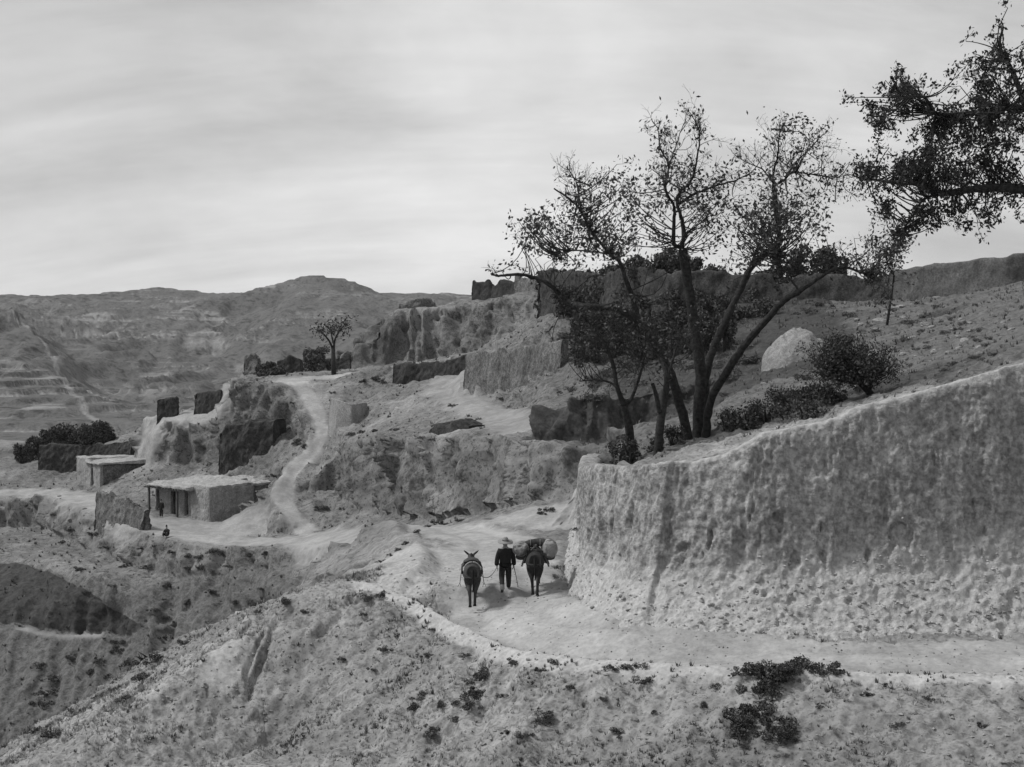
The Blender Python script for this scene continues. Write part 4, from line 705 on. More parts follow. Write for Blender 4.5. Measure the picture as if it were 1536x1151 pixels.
def bush_px(pts, label, group, dry=False, squash=0.85, scale=0.78):
    for i, q in enumerate(pts):
        h = hit_any(q[0], q[1])
        if h is None: continue
        w = q[2] * h.y / F; bush(h - Vector((0, 0, 0.05 * w)), w * scale, w * scale * squash * (q[3] if len(q) > 3 else 1), ('broad ' if q[2] >= 22 else 'middling ' if q[2] >= 15 else 'tiny ') + label, group, i + int(q[0]), dry=dry)
bush_px([(572, 893, 16), (551, 900, 18), (547, 922, 14), (580, 977, 16), (653, 945, 14), (731, 1016, 30), (714, 1050, 34), (722, 1038, 26), (705, 1062, 24), (632, 1048, 20), (624, 1064, 20), (665, 1060, 18), (683, 1056, 14), (650, 1094, 24), (642, 1104, 18), (681, 1080, 16), (772, 996, 20), (705, 1024, 18), (813, 1006, 16), (832, 995, 14), (858, 1031, 18), (819, 1076, 26), (812, 1084, 18), (761, 1100, 14), (787, 1106, 18), (928, 1102, 22), (751, 1044, 16), (929, 1003, 22), (957, 1003, 20), (945, 1004, 12), (967, 1024, 24), (1079, 1030, 14), (1100, 1014, 12), (1106, 1004, 10), (1326, 1029, 12), (1301, 1043, 14), (1055, 1060, 14), (982, 1070, 12), (597, 955, 12), (460, 920, 14), (432, 905, 20), (515, 990, 12), (640, 985, 14), (560, 1005, 14), (700, 985, 12), (1230, 1060, 14), (1395, 1050, 14), (1480, 1090, 20), (1350, 1090, 16), (905, 1050, 12)], 'dark shrub dotting the grassy slope below the road', 'shrubs on the slope below the road')
bush_px([(1140, 1012, 34), (1160, 1008, 36), (1182, 1006, 36), (1205, 1004, 32), (1228, 1008, 28), (1248, 1009, 22), (1150, 1026, 38), (1140, 1046, 34), (1134, 1066, 34), (1126, 1086, 36), (1116, 1104, 34), (1168, 1080, 26), (1172, 1098, 34), (1180, 1108, 30), (1165, 1020, 26), (1145, 1070, 26), (1194, 1008, 24), (1146, 1036, 26), (1130, 1076, 24), (1120, 1096, 24)], 'dark shrub in the thick bent row growing down from the road edge', 'thicket at the road edge', scale=1.0, squash=0.9)
bush_px([(261, 829, 14), (285, 836, 12), (302, 838, 14), (321, 829, 16), (336, 834, 16), (346, 850, 15), (307, 855, 22), (284, 852, 12), (372, 834, 16), (398, 832, 12), (380, 844, 12), (398, 851, 10), (222, 852, 14), (121, 856, 16), (215, 825, 12), (251, 879, 14), (395, 884, 14), (386, 908, 18), (316, 889, 12), (228, 918, 12), (245, 928, 12), (150, 992, 22), (88, 1020, 28), (75, 1040, 22), (137, 1010, 16), (160, 1016, 12), (196, 997, 22), (220, 1000, 24), (240, 990, 26), (215, 1020, 22), (85, 1104, 28), (52, 1100, 20), (150, 1045, 14), (173, 977, 18), (142, 803, 14), (106, 796, 12), (82, 774, 10), (163, 822, 12), (180, 965, 16), (250, 960, 18), (280, 965, 16), (110, 990, 18), (60, 1000, 16), (60, 1060, 22), (190, 1050, 18), (130, 890, 8), (185, 850, 12), (95, 815, 10), (170, 880, 10), (280, 905, 12), (350, 905, 12)], 'dark shrub on the steep gully side below the village ledge', 'shrubs on the gully side')
bush_px([(528, 653, 12), (545, 650, 12), (560, 648, 10), (592, 647, 10), (445, 666, 16), (455, 672, 14), (489, 762, 20), (478, 765, 12), (634, 658, 10), (647, 660, 10), (625, 799, 10), (646, 790, 12), (655, 785, 12), (666, 778, 12), (608, 817, 12), (597, 826, 10), (587, 834, 10), (573, 843, 10), (669, 787, 14), (690, 782, 10), (768, 750, 10), (820, 768, 16), (810, 772, 12), (865, 795, 10), (500, 590, 8), (440, 605, 8), (560, 570, 14), (545, 573, 12), (575, 574, 12), (680, 610, 10), (750, 600, 10), (415, 715, 14)], 'dark bush clinging to the cliff and path banks', 'bushes on the cliffs', squash=0.9)
def bush_group(pts, label, group, mat='shrub', back=0.0, leaf=0.16):
    for i, (x, ytop, w, d) in enumerate(pts):
        q = P(x, ytop, d); g = down(q[0], q[1] + back); h = q[2] - g.z; big_bush(g, w * d / F * 0.78, max(h, 0.6) * 0.95, label, group, i + int(x), mat, leaf)
bush_group([(392, 548, 20, 156), (405, 545, 24, 156.5), (418, 550, 20, 155.5), (400, 553, 26, 155)], 'dark round bush by the terrace ruins', 'bushes at the terrace ruins')
bush_group([(466, 522, 24, 163), (482, 514, 26, 164), (474, 530, 30, 162)], 'leafy grey bush behind the lone terrace tree', 'bushes behind the terrace tree', 'shrubm')
bush_group([(76, 642, 30, 183), (98, 640, 44, 186), (118, 644, 40, 185), (140, 636, 30, 184), (158, 630, 24, 186), (52, 650, 24, 180), (36, 662, 24, 176)], 'dark leafy bush rising above the long dark wall', 'bushes behind the long wall', leaf=0.22)
bush_group([(962, 376, 44, 115.5), (990, 370, 50, 115.5), (1018, 366, 44, 115), (1040, 378, 30, 114.5)], 'dark evergreen bush on the crest behind the middle trunk', 'bushes on the crest behind the tree', back=1.2)
bush_group([(1185, 368, 40, 111), (1212, 358, 50, 111), (1240, 360, 46, 110.5), (1266, 376, 32, 110)], 'dark evergreen bush on the crest beside the slender tree', 'bushes on the crest beside the slender tree', back=1.2)
bush_group([(818, 404, 30, 130.5), (838, 398, 30, 130), (870, 400, 40, 127), (905, 396, 40, 122.5), (930, 390, 30, 119.5), (1075, 396, 34, 112.5), (1110, 398, 30, 112), (1150, 400, 30, 111.5)], 'low dark bush just topping the crest wall', 'bushes along the crest wall', back=1.2)
bush_group([(1190, 588, 70, 49), (1150, 600, 56, 48), (1225, 582, 60, 50), (1120, 612, 44, 47.5), (1245, 584, 44, 48), (1170, 582, 46, 54), (1090, 612, 36, 48), (1205, 605, 60, 46)], 'dark spreading shrub crowding behind the wall top', 'shrubs behind the wall', leaf=0.055)
bush_group([(926, 650, 28, 46.5), (944, 652, 24, 46), (1010, 640, 30, 48.5), (985, 655, 24, 47.5)], 'dark bush at the feet of the tree trunks', 'bushes at the trunk feet', leaf=0.05)
bush_group([(845 + 24 * i, 424 + 12 * math.sin(i * 2.3), 34, 126 - 1.0 * i if i < 12 else 113) for i in range(16)], 'dark scrub growing along the foot of the crest wall', 'scrub along the crest wall foot', back=-2.5, leaf=0.14)
bush_group([(870 + 17 * i + 14 * math.sin(i * 5.1), 470 + 22 * math.sin(i * 3.7), 30, 104 - 1.2 * i) for i in range(14)] + [(885 + 21 * i + 10 * math.sin(i * 4.3), 452 + 20 * math.sin(i * 2.9), 34, 108 - 0.6 * i) for i in range(13)], 'dark thicket on the slope behind the forked tree', 'thicket on the slope', leaf=0.12)
hp = [(rng.uniform(840, 1300), rng.uniform(450, 600)) for _ in range(90)]
bush_px([(x, y, rng.uniform(14, 30)) for x, y in hp if y > 430 + (x - 840) * 0.06 and not (1140 < x < 1260 and 480 < y < 560)], 'scrubby bush on the hillside behind the trees', 'hillside scrub', dry=True)
bush_px([(rng.uniform(1290, 1500), rng.uniform(455, 570), rng.uniform(8, 16)) for _ in range(40)], 'tuft of scrub among the hillside rocks', 'scrub among the rocks', dry=True)

# ------------------------------------------------------------------ rocks on the hillside, clods at the foot of the wall
ROCK = []
for s in range(5):
    bm = bmesh.new(); bmesh.ops.create_icosphere(bm, subdivisions=3, radius=1.0); v = np.array([q.co[:] for q in bm.verts]); t = np.array([[q.index for q in f.verts] for f in bm.faces]); bm.free()
    w = np.round(v * 2.2 + 0.5 * fbm(v * 1.3, 2, 300 + s)[:, None]) / 2.2; v = 0.55 * v + 0.45 * w; v *= (1 + 0.2 * fbm(v * 1.7, 3, 310 + s))[:, None]; v *= [1, 0.8, 0.6]; me = mesh_np('rock', v, t, False); me.materials.append(M['rock']); ROCK.append(me)
def rocks(n, xr, yr, sr, label, group, cond=lambda x, y: True):
    k = 0
    for i in range(n * 4):
        x, y = rng.uniform(*xr), rng.uniform(*yr)
        if not cond(x, y): continue
        h = hit_any(x, y)
        if h is None: continue
        o = bpy.data.objects.new('rock', ROCK[i % 5]); col.objects.link(o); s = rng.uniform(*sr) * h.y / F; o.location = h; o.scale = (s * rng.uniform(0.8, 1.5), s, s * rng.uniform(0.6, 1)); o.rotation_euler = (rng.uniform(-0.3, 0.3), rng.uniform(-0.3, 0.3), rng.uniform(0, 6.28)); tag(o, label, 'rock', group); k += 1
        if k >= n: return
rocks(40, (1290, 1530), (445, 560), (3, 9), 'pale angular rock lying on the upper hillside', 'rocks on the hillside', lambda x, y: y > 560 - (x - 1290) * 0.35 - 90 and y < 600 - (x - 1290) * 0.2)
rocks(16, (1040, 1300), (470, 600), (2.5, 6), 'pale stone among the scrub near the chalky mound', 'stones near the mound')
rocks(110, (870, 1530), (870, 946), (1.5, 4.5), 'clod of earth crumbled at the foot of the loess wall', 'clods at the wall foot')
rocks(30, (560, 1500), (940, 1005), (1.2, 2.6), 'small stone on the dusty road', 'stones on the road', lambda x, y: y > 905 + (x - 640) * 0.5 if x < 760 else y < 1000)
rocks(14, (60, 240), (700, 800), (2, 5), 'lump of fallen earth near the village huts', 'lumps by the huts')

# ------------------------------------------------------------------ grass and herbs on the slopes (nobody could count them)
T_C = (GV[GT[:, 0]] + GV[GT[:, 1]] + GV[GT[:, 2]]) / 3; T_AR = np.linalg.norm(np.cross(GV[GT[:, 1]] - GV[GT[:, 0]], GV[GT[:, 2]] - GV[GT[:, 0]]), axis=1); T_SX, T_SY = screen(T_C); T_R = GROAD[GT[:, 0]]; T_V = GVEG_SHADE[GT[:, 0]]; T_N = fbm(T_C / 1.6, 3, 130)
def tufts(name, n, cond, size, mat, label, blades=6, wide=0.10):
    w = T_AR * cond(T_C, T_SX, T_SY, T_R, T_V); cs = np.cumsum(w); i = np.minimum(np.searchsorted(cs, rng.random(n) * cs[-1]), len(GT) - 1)
    A0 = GV[GT[i, 0]]; E1 = GV[GT[i, 1]] - A0; E2 = GV[GT[i, 2]] - A0; a = rng.random(n); b = rng.random(n); f = a + b > 1; a[f] = 1 - a[f]; b[f] = 1 - b[f]; p = A0 + E1 * a[:, None] + E2 * b[:, None]
    s = size * (0.4 + 1.3 * rng.random(n) ** 2.2) * np.maximum(p[:, 1] / 36, 0.8) ** 0.7; p = np.repeat(p, blades, 0); s = np.repeat(s, blades); m = len(p); ang = rng.uniform(0, 6.283, m); lean = rng.uniform(0.15, 0.9, m)
    tip = p + np.stack([np.cos(ang) * lean * s, np.sin(ang) * lean * s, s * rng.uniform(0.5, 1.0, m)], 1); side = np.stack([-np.sin(ang), np.cos(ang), 0 * ang], 1) * (s * wide)[:, None]; p = p + np.stack([np.cos(ang), np.sin(ang), 0 * ang], 1) * (s * 0.2)[:, None] - [0, 0, 0.01]
    v = np.stack([p - side, p + side, tip], 1).reshape(-1, 3); o = link(name, mesh_np(name, v, np.arange(len(v)).reshape(-1, 3), False), M[mat]); tag(o, label, 'grass', kind='stuff')
vis = lambda sx, sy: (sx > -80) & (sx < 1620) & (sy < 1190)
tufts('dry_grass', 16000, lambda c, sx, sy, r, v: vis(sx, sy) * (c[:, 1] > 26) * (c[:, 1] < 50) * (sy > 850) * (r < 0.35) * (0.08 + sstep(-0.1, 0.3, T_N)) * (v > 0.0), 0.085, 'grass', 'dry pale grass tufts on the slope below the road')
tufts('herb', 2600, lambda c, sx, sy, r, v: vis(sx, sy) * (c[:, 1] > 26) * (c[:, 1] < 50) * (sy > 850) * (r < 0.3) * np.clip(v - 0.2, 0.02, 1) * (0.05 + sstep(0.0, 0.35, T_N)), 0.09, 'grassd', 'low dark herbs scattered over the slope below the road', 7, 0.2)
tufts('gully_herb', 3000, lambda c, sx, sy, r, v: vis(sx, sy) * (c[:, 1] > 78) * (c[:, 1] < 160) * (sx < 900) * (r < 0.3) * np.clip(v - 0.1, 0.02, 1), 0.085, 'grassd', 'low herbs and weeds on the gully side and cliffs', 6, 0.25)
tufts('hillside_grass', 6000, lambda c, sx, sy, r, v: vis(sx, sy) * (c[:, 1] > 42) * (c[:, 1] < 130) * (sx > 860) * (sy < 700) * (r < 0.3) * 1.0, 0.10, 'grassm', 'rough grass covering the hillside behind the wall', 6, 0.16)

def pebbles(name, V0, T0, w, n, size, mat, label):
    cs = np.cumsum(w); i = np.minimum(np.searchsorted(cs, rng.random(n) * cs[-1]), len(T0) - 1); A0 = V0[T0[i, 0]]; a = rng.random((n, 1)); b = rng.random((n, 1)); f = (a + b) > 1; a = np.where(f, 1 - a, a); b = np.where(f, 1 - b, b); p = A0 + (V0[T0[i, 1]] - A0) * a + (V0[T0[i, 2]] - A0) * b
    s = size * (0.35 + 2.2 * rng.random(n) ** 4); o = np.array([(1, 0, 0), (0, 1, 0), (-1, 0, 0), (0, -1, 0), (0, 0, 1), (0, 0, -1), (0.6, 0.6, 0.5)]) ; ang = rng.uniform(0, 6.28, n); ca, sa = np.cos(ang), np.sin(ang); q = o[None] * rng.uniform(0.6, 1.4, (n, 7, 3)) * s[:, None, None] * [1, 1, 0.65]
    x = q[..., 0] * ca[:, None] - q[..., 1] * sa[:, None]; y = q[..., 0] * sa[:, None] + q[..., 1] * ca[:, None]; v = np.stack([x, y, q[..., 2]], -1) + p[:, None]
    fc = np.array([(0, 6, 4), (6, 1, 4), (0, 1, 6), (1, 2, 4), (2, 3, 4), (3, 0, 4), (1, 0, 5), (2, 1, 5), (3, 2, 5), (0, 3, 5)]); t = (fc[None] + 7 * np.arange(n)[:, None, None]).reshape(-1, 3)
    tag(link(name, mesh_np(name, v.reshape(-1, 3), t, False), M[mat]), label, 'pebbles', kind='stuff')
nearw = T_AR * vis(T_SX, T_SY) * (T_C[:, 1] > 26) * (T_C[:, 1] < 50) * (T_SY > 800)
pebbles('pebble', GV, GT, nearw * (T_R < 0.4) * (0.15 + sstep(-0.1, 0.4, -T_N)), 9000, 0.030, 'rock', 'pale pebbles and crumbs of loess strewn on the slope below the road')
pebbles('road_grit', GV, GT, nearw * (T_R > 0.4), 1500, 0.016, 'mudd', 'loose grit lying on the dusty road')
wv, wt, wf = WALLT[0]; wa = np.linalg.norm(np.cross(wv[wt[:, 1]] - wv[wt[:, 0]], wv[wt[:, 2]] - wv[wt[:, 0]]), axis=1) * (1.05 - 2 * wf[wt].mean(1))
pebbles('rubble', wv, wt, np.maximum(wa, 0), 6000, 0.028, 'rubble', 'crumbled earth rubble on the foot of the loess wall')

# ------------------------------------------------------------------ people and mules
def skin_mesh(name, nodes, edges, root=0, sub=2, post=None):
    me = bpy.data.meshes.new(name); me.from_pydata([n[0] for n in nodes], edges, []); o = bpy.data.objects.new(name, me); col.objects.link(o); md = o.modifiers.new('skin', 'SKIN'); md.use_smooth_shade = True
    for i, n in enumerate(nodes):
        r = n[1] if isinstance(n[1], tuple) else (n[1], n[1]); me.skin_vertices[0].data[i].radius = r; me.skin_vertices[0].data[i].use_root = (i == root)
    s = o.modifiers.new('sub', 'SUBSURF'); s.levels = sub; s.render_levels = sub
    dg = bpy.context.evaluated_depsgraph_get(); out = bpy.data.meshes.new_from_object(o.evaluated_get(dg)); out.name = name; bpy.data.objects.remove(o); bpy.data.meshes.remove(me)
    return out
def chain(nodes, edges, start, seq):
    k = start
    for q in seq: nodes.append(q); edges.append((k, len(nodes) - 1)); k = len(nodes) - 1
    return k
def tube_obj(name, pts, r0, r1, mat, parent, sides=6):
    m = MB(); m.tube(pts, r0, r1, sides); me = mesh_np(name, np.concatenate(m.v), np.concatenate(m.f)); return link(name, me, mat, parent)
def lathe(name, prof, mat, parent, loc=(0, 0, 0), sides=24, jig=0.0):
    v = []; f = []; n = len(prof)
    for k in range(sides):
        a = 2 * math.pi * k / sides
        for r, z in prof: v.append((r * math.cos(a), r * math.sin(a), z + jig * math.sin(3 * a) * r))
    for k in range(sides):
        for i in range(n - 1): f.append((k * n + i, ((k + 1) % sides) * n + i, ((k + 1) % sides) * n + i + 1, k * n + i + 1))
    me = bpy.data.meshes.new(name); me.from_pydata(v, [], f); me.polygons.foreach_set('use_smooth', [True] * len(f)); o = link(name, me, mat, parent); o.location = loc; return o
def finger_set(nodes, edges, wrist, hand, side, fwd, dn):
    """palm and five curled fingers below a wrist index; hand = wrist position"""
    h = Vector(hand); pal = h + dn * 0.085; nodes.append((tuple(pal), (0.028, 0.04))); edges.append((wrist, len(nodes) - 1)); pi = len(nodes) - 1
    for k, (o, l) in enumerate(((-0.028, 0.075), (-0.010, 0.085), (0.010, 0.08), (0.028, 0.062))):
        a = pal + fwd * o + dn * 0.03; chain(nodes, edges, pi, [(tuple(a), 0.010), (tuple(a + dn * l * 0.5 - side * 0.012), 0.009), (tuple(a + dn * l * 0.75 - side * 0.04), 0.008)])
    t = h + dn * 0.04 + fwd * 0.045; chain(nodes, edges, wrist, [(tuple(t), 0.011), (tuple(t + dn * 0.045 + fwd * 0.008 - side * 0.012), 0.009)])
def walker():
    g = hit(758, 889); g2 = down(g.x, g.y); root = empty('person', g2, R(6)); tag(root, 'man in black jacket and wide straw hat walking away down the road with a stick', 'person')
    nodes = [((0, 0, 0.92), (0.13, 0.10))]; edges = []
    ch = chain(nodes, edges, 0, [((0, 0, 1.10), (0.13, 0.10)), ((0, 0.0, 1.30), (0.15, 0.10))]); nk = chain(nodes, edges, ch, [((0, 0.01, 1.44), 0.06), ((0, 0.03, 1.52), 0.075), ((0, 0.04, 1.60), 0.095), ((0, 0.03, 1.67), 0.07)]); hd = nk - 1
    chain(nodes, edges, hd, [((0, 0.125, 1.575), 0.022), ((0, 0.15, 1.56), 0.014)])
    for s in (-1, 1): chain(nodes, edges, hd, [((s * 0.085, 0.02, 1.59), 0.022), ((s * 0.105, 0.01, 1.60), 0.012)])
    for s, fy in ((-1, -0.02), (1, 0.06)):
        w = chain(nodes, edges, ch, [((s * 0.17, 0, 1.36), 0.06), ((s * 0.24, -0.02, 1.12), 0.045), ((s * 0.265, fy, 0.90), 0.032)]); finger_set(nodes, edges, w, (s * 0.265, fy, 0.90), Vector((s, 0, 0)), Vector((0, 1, 0)), Vector((0, 0.1, -1)).normalized())
    for s, ky, ay, az in ((-1, 0.02, -0.24, 0.14), (1, 0.12, 0.16, 0.08)): chain(nodes, edges, 0, [((s * 0.10, 0, 0.84), 0.085), ((s * 0.11, ky, 0.47), 0.055), ((s * 0.115, ay, az), 0.035), ((s * 0.12, ay + 0.10, max(az - 0.07, 0.03)), 0.035)])
    link('body', skin_mesh('body', nodes, edges), M['skin'], root)
    n = [((0, 0, 1.08), (0.20, 0.14))]; e = []; dnn = chain(n, e, 0, [((0, -0.01, 0.92), (0.215, 0.155)), ((0, -0.02, 0.76), (0.225, 0.17))]); up = chain(n, e, 0, [((0, 0, 1.24), (0.20, 0.13)), ((0, 0, 1.36), (0.13, 0.10)), ((0, 0.01, 1.43), (0.075, 0.07))])
    for s, fy in ((-1, -0.02), (1, 0.06)): chain(n, e, up - 2, [((s * 0.19, 0, 1.345), 0.085), ((s * 0.255, -0.02, 1.12), 0.078), ((s * 0.285, fy, 0.84), 0.082)])
    link('jacket', skin_mesh('jacket', n, e), M['black'], root)
    n = [((0, 0, 0.90), (0.17, 0.13))]; e = []
    for s, ky, ay, az in ((-1, 0.02, -0.24, 0.22), (1, 0.12, 0.16, 0.12)): chain(n, e, 0, [((s * 0.10, 0, 0.78), 0.115), ((s * 0.115, ky, 0.47), 0.095), ((s * 0.12, ay, az), 0.072)])
    link('trousers', skin_mesh('trousers', n, e), M['trouser'], root)
    for s, ay, az, mt in ((-1, -0.24, 0.14, 'cloth'), (1, 0.16, 0.08, 'leather')):
        n = [((s * 0.12, ay - 0.02, az + 0.02), 0.052)]; e = []; chain(n, e, 0, [((s * 0.12, ay + 0.02, max(az - 0.06, 0.045)), 0.05), ((s * 0.125, ay + 0.15, max(az - 0.10, 0.04)), 0.042)]); link('shoe', skin_mesh('shoe', n, e), M['leather'], root)
    tube_obj('legging', [(-0.12, -0.235, 0.13), (-0.12, -0.22, 0.20), (-0.12, -0.19, 0.27)], 0.066, 0.078, M['cloth'], root, 10)
    for s in (-1, 1): lathe('eye', [(0, -0.009), (0.008, -0.004), (0.009, 0.002), (0.004, 0.008), (0, 0.009)], M['black'], root, (s * 0.033, 0.125, 1.60), 8)
    tube_obj('mouth', [(-0.022, 0.125, 1.525), (0, 0.132, 1.522), (0.022, 0.125, 1.525)], 0.005, 0.005, M['dsack'], root, 5)
    ht = lathe('hat', [(0, 0.165), (0.05, 0.16), (0.085, 0.12), (0.10, 0.055), (0.16, 0.04), (0.24, 0.015), (0.245, 0.005), (0.16, 0.02), (0.10, 0.035), (0.0, 0.12)], M['straw'], root, (0, 0.02, 1.60), 28, 0.06); ht.rotation_euler = (R(14), R(3), 0)
    bd = lathe('hat_band', [(0.101, 0.05), (0.104, 0.055), (0.096, 0.085), (0.092, 0.08)], M['dsack'], ht)
    mw = Matrix.Translation(g2) @ Matrix.Rotation(R(6), 4, 'Z')
    st = empty('walking_stick', mw @ Vector((0.36, 0.16, 0.0))); tag(st, 'thin walking stick in the right hand of the walking man', 'stick')
    a = mw @ Vector((0.275, 0.08, 0.82)) - st.location; b = down(*(mw @ Vector((0.43, 0.22, 0)))[:2]) - st.location; tube_obj('shaft', [tuple(a + (a - b) * 0.10), tuple((a + b) / 2 + Vector((0.01, 0, 0))), tuple(b)], 0.014, 0.010, M['wood'], st); tube_obj('tip', [tuple(b + (a - b) * 0.04), tuple(b)], 0.014, 0.012, M['leather'], st)
    return mw
def mule(px, py, rz, mat, label, step=1):
    g = hit(px, py); g = down(g.x, g.y); root = empty('mule', g, rz); tag(root, label, 'mule')
    n = [((0, -0.10, 1.04), (0.26, 0.29))]; e = []
    hip = chain(n, e, 0, [((0, -0.45, 1.08), (0.25, 0.26)), ((0, -0.66, 1.08), (0.20, 0.20))]); ch = chain(n, e, 0, [((0, 0.28, 1.04), (0.23, 0.29)), ((0, 0.50, 1.08), (0.19, 0.24))])
    nk = chain(n, e, ch, [((0, 0.72, 1.16), (0.12, 0.17)), ((0, 0.92, 1.26), (0.095, 0.13)), ((0, 1.06, 1.32), (0.09, 0.10))]); chain(n, e, nk, [((0, 1.20, 1.20), (0.085, 0.10)), ((0, 1.34, 1.03), (0.06, 0.065)), ((0, 1.39, 0.96), (0.055, 0.055))])
    for s in (-1, 1): chain(n, e, nk, [((s * 0.09, 1.04, 1.40), 0.035), ((s * 0.17, 1.02, 1.47), 0.034), ((s * 0.24, 1.01, 1.53), 0.010)])
    hooves = []
    for s in (-1, 1):
        o = 0.10 * s * step; chain(n, e, 1, [((s * 0.14, -0.60, 0.90), (0.16, 0.19)), ((s * 0.125, -0.50, 0.70), (0.105, 0.14)), ((s * 0.095, -0.70 + o * 0.6, 0.50), 0.062), ((s * 0.08, -0.66 + o, 0.30), 0.045), ((s * 0.075, -0.64 + o, 0.13), 0.048), ((s * 0.075, -0.60 + o, 0.05), 0.05)]); hooves.append((s * 0.075, -0.59 + o))
        chain(n, e, 3, [((s * 0.14, 0.38, 0.82), (0.09, 0.12)), ((s * 0.12, 0.40 - o, 0.50), 0.05), ((s * 0.11, 0.40 - o, 0.28), 0.034), ((s * 0.11, 0.40 - o * 1.4, 0.13), 0.04), ((s * 0.11, 0.43 - o * 1.4, 0.05), 0.045)]); hooves.append((s * 0.11, 0.44 - o * 1.4))
    link('body', skin_mesh('body', n, e), M[mat], root)
    for x, y in hooves: lathe('hoof', [(0, 0.075), (0.042, 0.072), (0.055, 0.0), (0, 0.0)], M['hair'], root, (x, y, -0.005), 10)
    tube_obj('tail', [(0, -0.84, 1.16), (0, -0.93, 1.05), (0.01, -0.95, 0.85), (0.015, -0.92, 0.62), (0.01, -0.90, 0.50)], 0.045, 0.02, M['hair'], root, 8)
    tube_obj('mane', [(0, 0.60, 1.33), (0, 0.80, 1.38), (0, 1.0, 1.43)], 0.03, 0.025, M['hair'], root)
    tube_obj('halter', [(-0.09, 1.18, 1.13), (-0.07, 1.28, 1.17), (0.07, 1.28, 1.17), (0.09, 1.18, 1.13), (0.0, 1.12, 1.06), (-0.09, 1.18, 1.13)], 0.012, 0.012, M['leather'], root, 5)
    return Matrix.Translation(g) @ Matrix.Rotation(rz, 4, 'Z'), g
def around(y, zc, rx, rz_, a0, a1, n=20): return [(rx * math.sin(R(t)), y, zc + rz_ * math.cos(R(t))) for t in np.linspace(a0, a1, n)]
mw = walker()
mA, gA = mule(708, 905, R(3), 'mulel', 'unladen dark mule with a pale crupper strap walking left of the man', 1)
mB, gB = mule(803, 888, R(-2), 'mule', 'dark pack mule carrying two bulky bundles right of the man', -1)
def saddle_a():
    t = empty('riding_pad', mA @ Vector((0, 0.1, 1.3)), R(3)); tag(t, 'worn saddle pad and straps on the unladen mule', 'saddle'); off = Vector((0, 0.1, 1.3)); sh = lambda pts: [tuple(Vector(p) - off) for p in pts]
    n = [((0, 0.02, 0.05), (0.25, 0.06))]; e = []
    v = []; f = []
    ys = np.linspace(-0.25, 0.38, 8); an = np.linspace(-105, 105, 19)
    for layer in (0, 1):
        for y in ys:
            for a in an: r = 0.035 * layer + 0.008 * math.sin(a * 0.3 + y * 9); v.append(((0.305 + r) * math.sin(R(a)), y, 1.04 + (0.335 + r) * math.cos(R(a)) - 1.3))
    A = len(an); Y = len(ys); q = lambda l, i, j: l * A * Y + i * A + j
    for i in range(Y - 1):
        for j in range(A - 1): f += [(q(1, i, j), q(1, i, j + 1), q(1, i + 1, j + 1), q(1, i + 1, j)), (q(0, i, j), q(0, i + 1, j), q(0, i + 1, j + 1), q(0, i, j + 1))]
    for i in range(Y - 1):
        for j in (0, A - 1): f.append((q(0, i, j), q(1, i, j), q(1, i + 1, j), q(0, i + 1, j)))
    for j in range(A - 1):
        for i in (0, Y - 1): f.append((q(0, i, j), q(0, i, j + 1), q(1, i, j + 1), q(1, i, j)))
    me = bpy.data.meshes.new('pad'); me.from_pydata([(x, y - 0.1, z) for x, y, z in v], [], f); me.polygons.foreach_set('use_smooth', [True] * len(f)); link('pad', me, M['dsack'], t)
    tube_obj('girth', sh(around(0.12, 1.04, 0.30, 0.345, 95, 265)), 0.022, 0.022, M['leather'], t); tube_obj('crupper_strap', sh(around(-0.42, 1.08, 0.265, 0.275, -78, 78)), 0.026, 0.026, M['belt'], t)
    tube_obj('breeching_strap', sh([(-0.29, -0.2, 0.95), (-0.28, -0.5, 0.93), (-0.22, -0.78, 0.92), (0, -0.90, 0.92), (0.22, -0.78, 0.92), (0.28, -0.5, 0.93), (0.29, -0.2, 0.95)]), 0.018, 0.018, M['leather'], t)
    for s in (-1, 1):
        tube_obj('stirrup_leather', sh([(s * 0.33, 0.12, 1.0), (s * 0.36, 0.10, 0.75), (s * 0.38, 0.10, 0.62)]), 0.012, 0.012, M['leather'], t); tube_obj('stirrup', sh([(s * 0.38, 0.10, 0.62), (s * 0.34, 0.10, 0.50), (s * 0.45, 0.10, 0.50), (s * 0.38, 0.10, 0.62)]), 0.010, 0.010, M['wood'], t)
saddle_a()
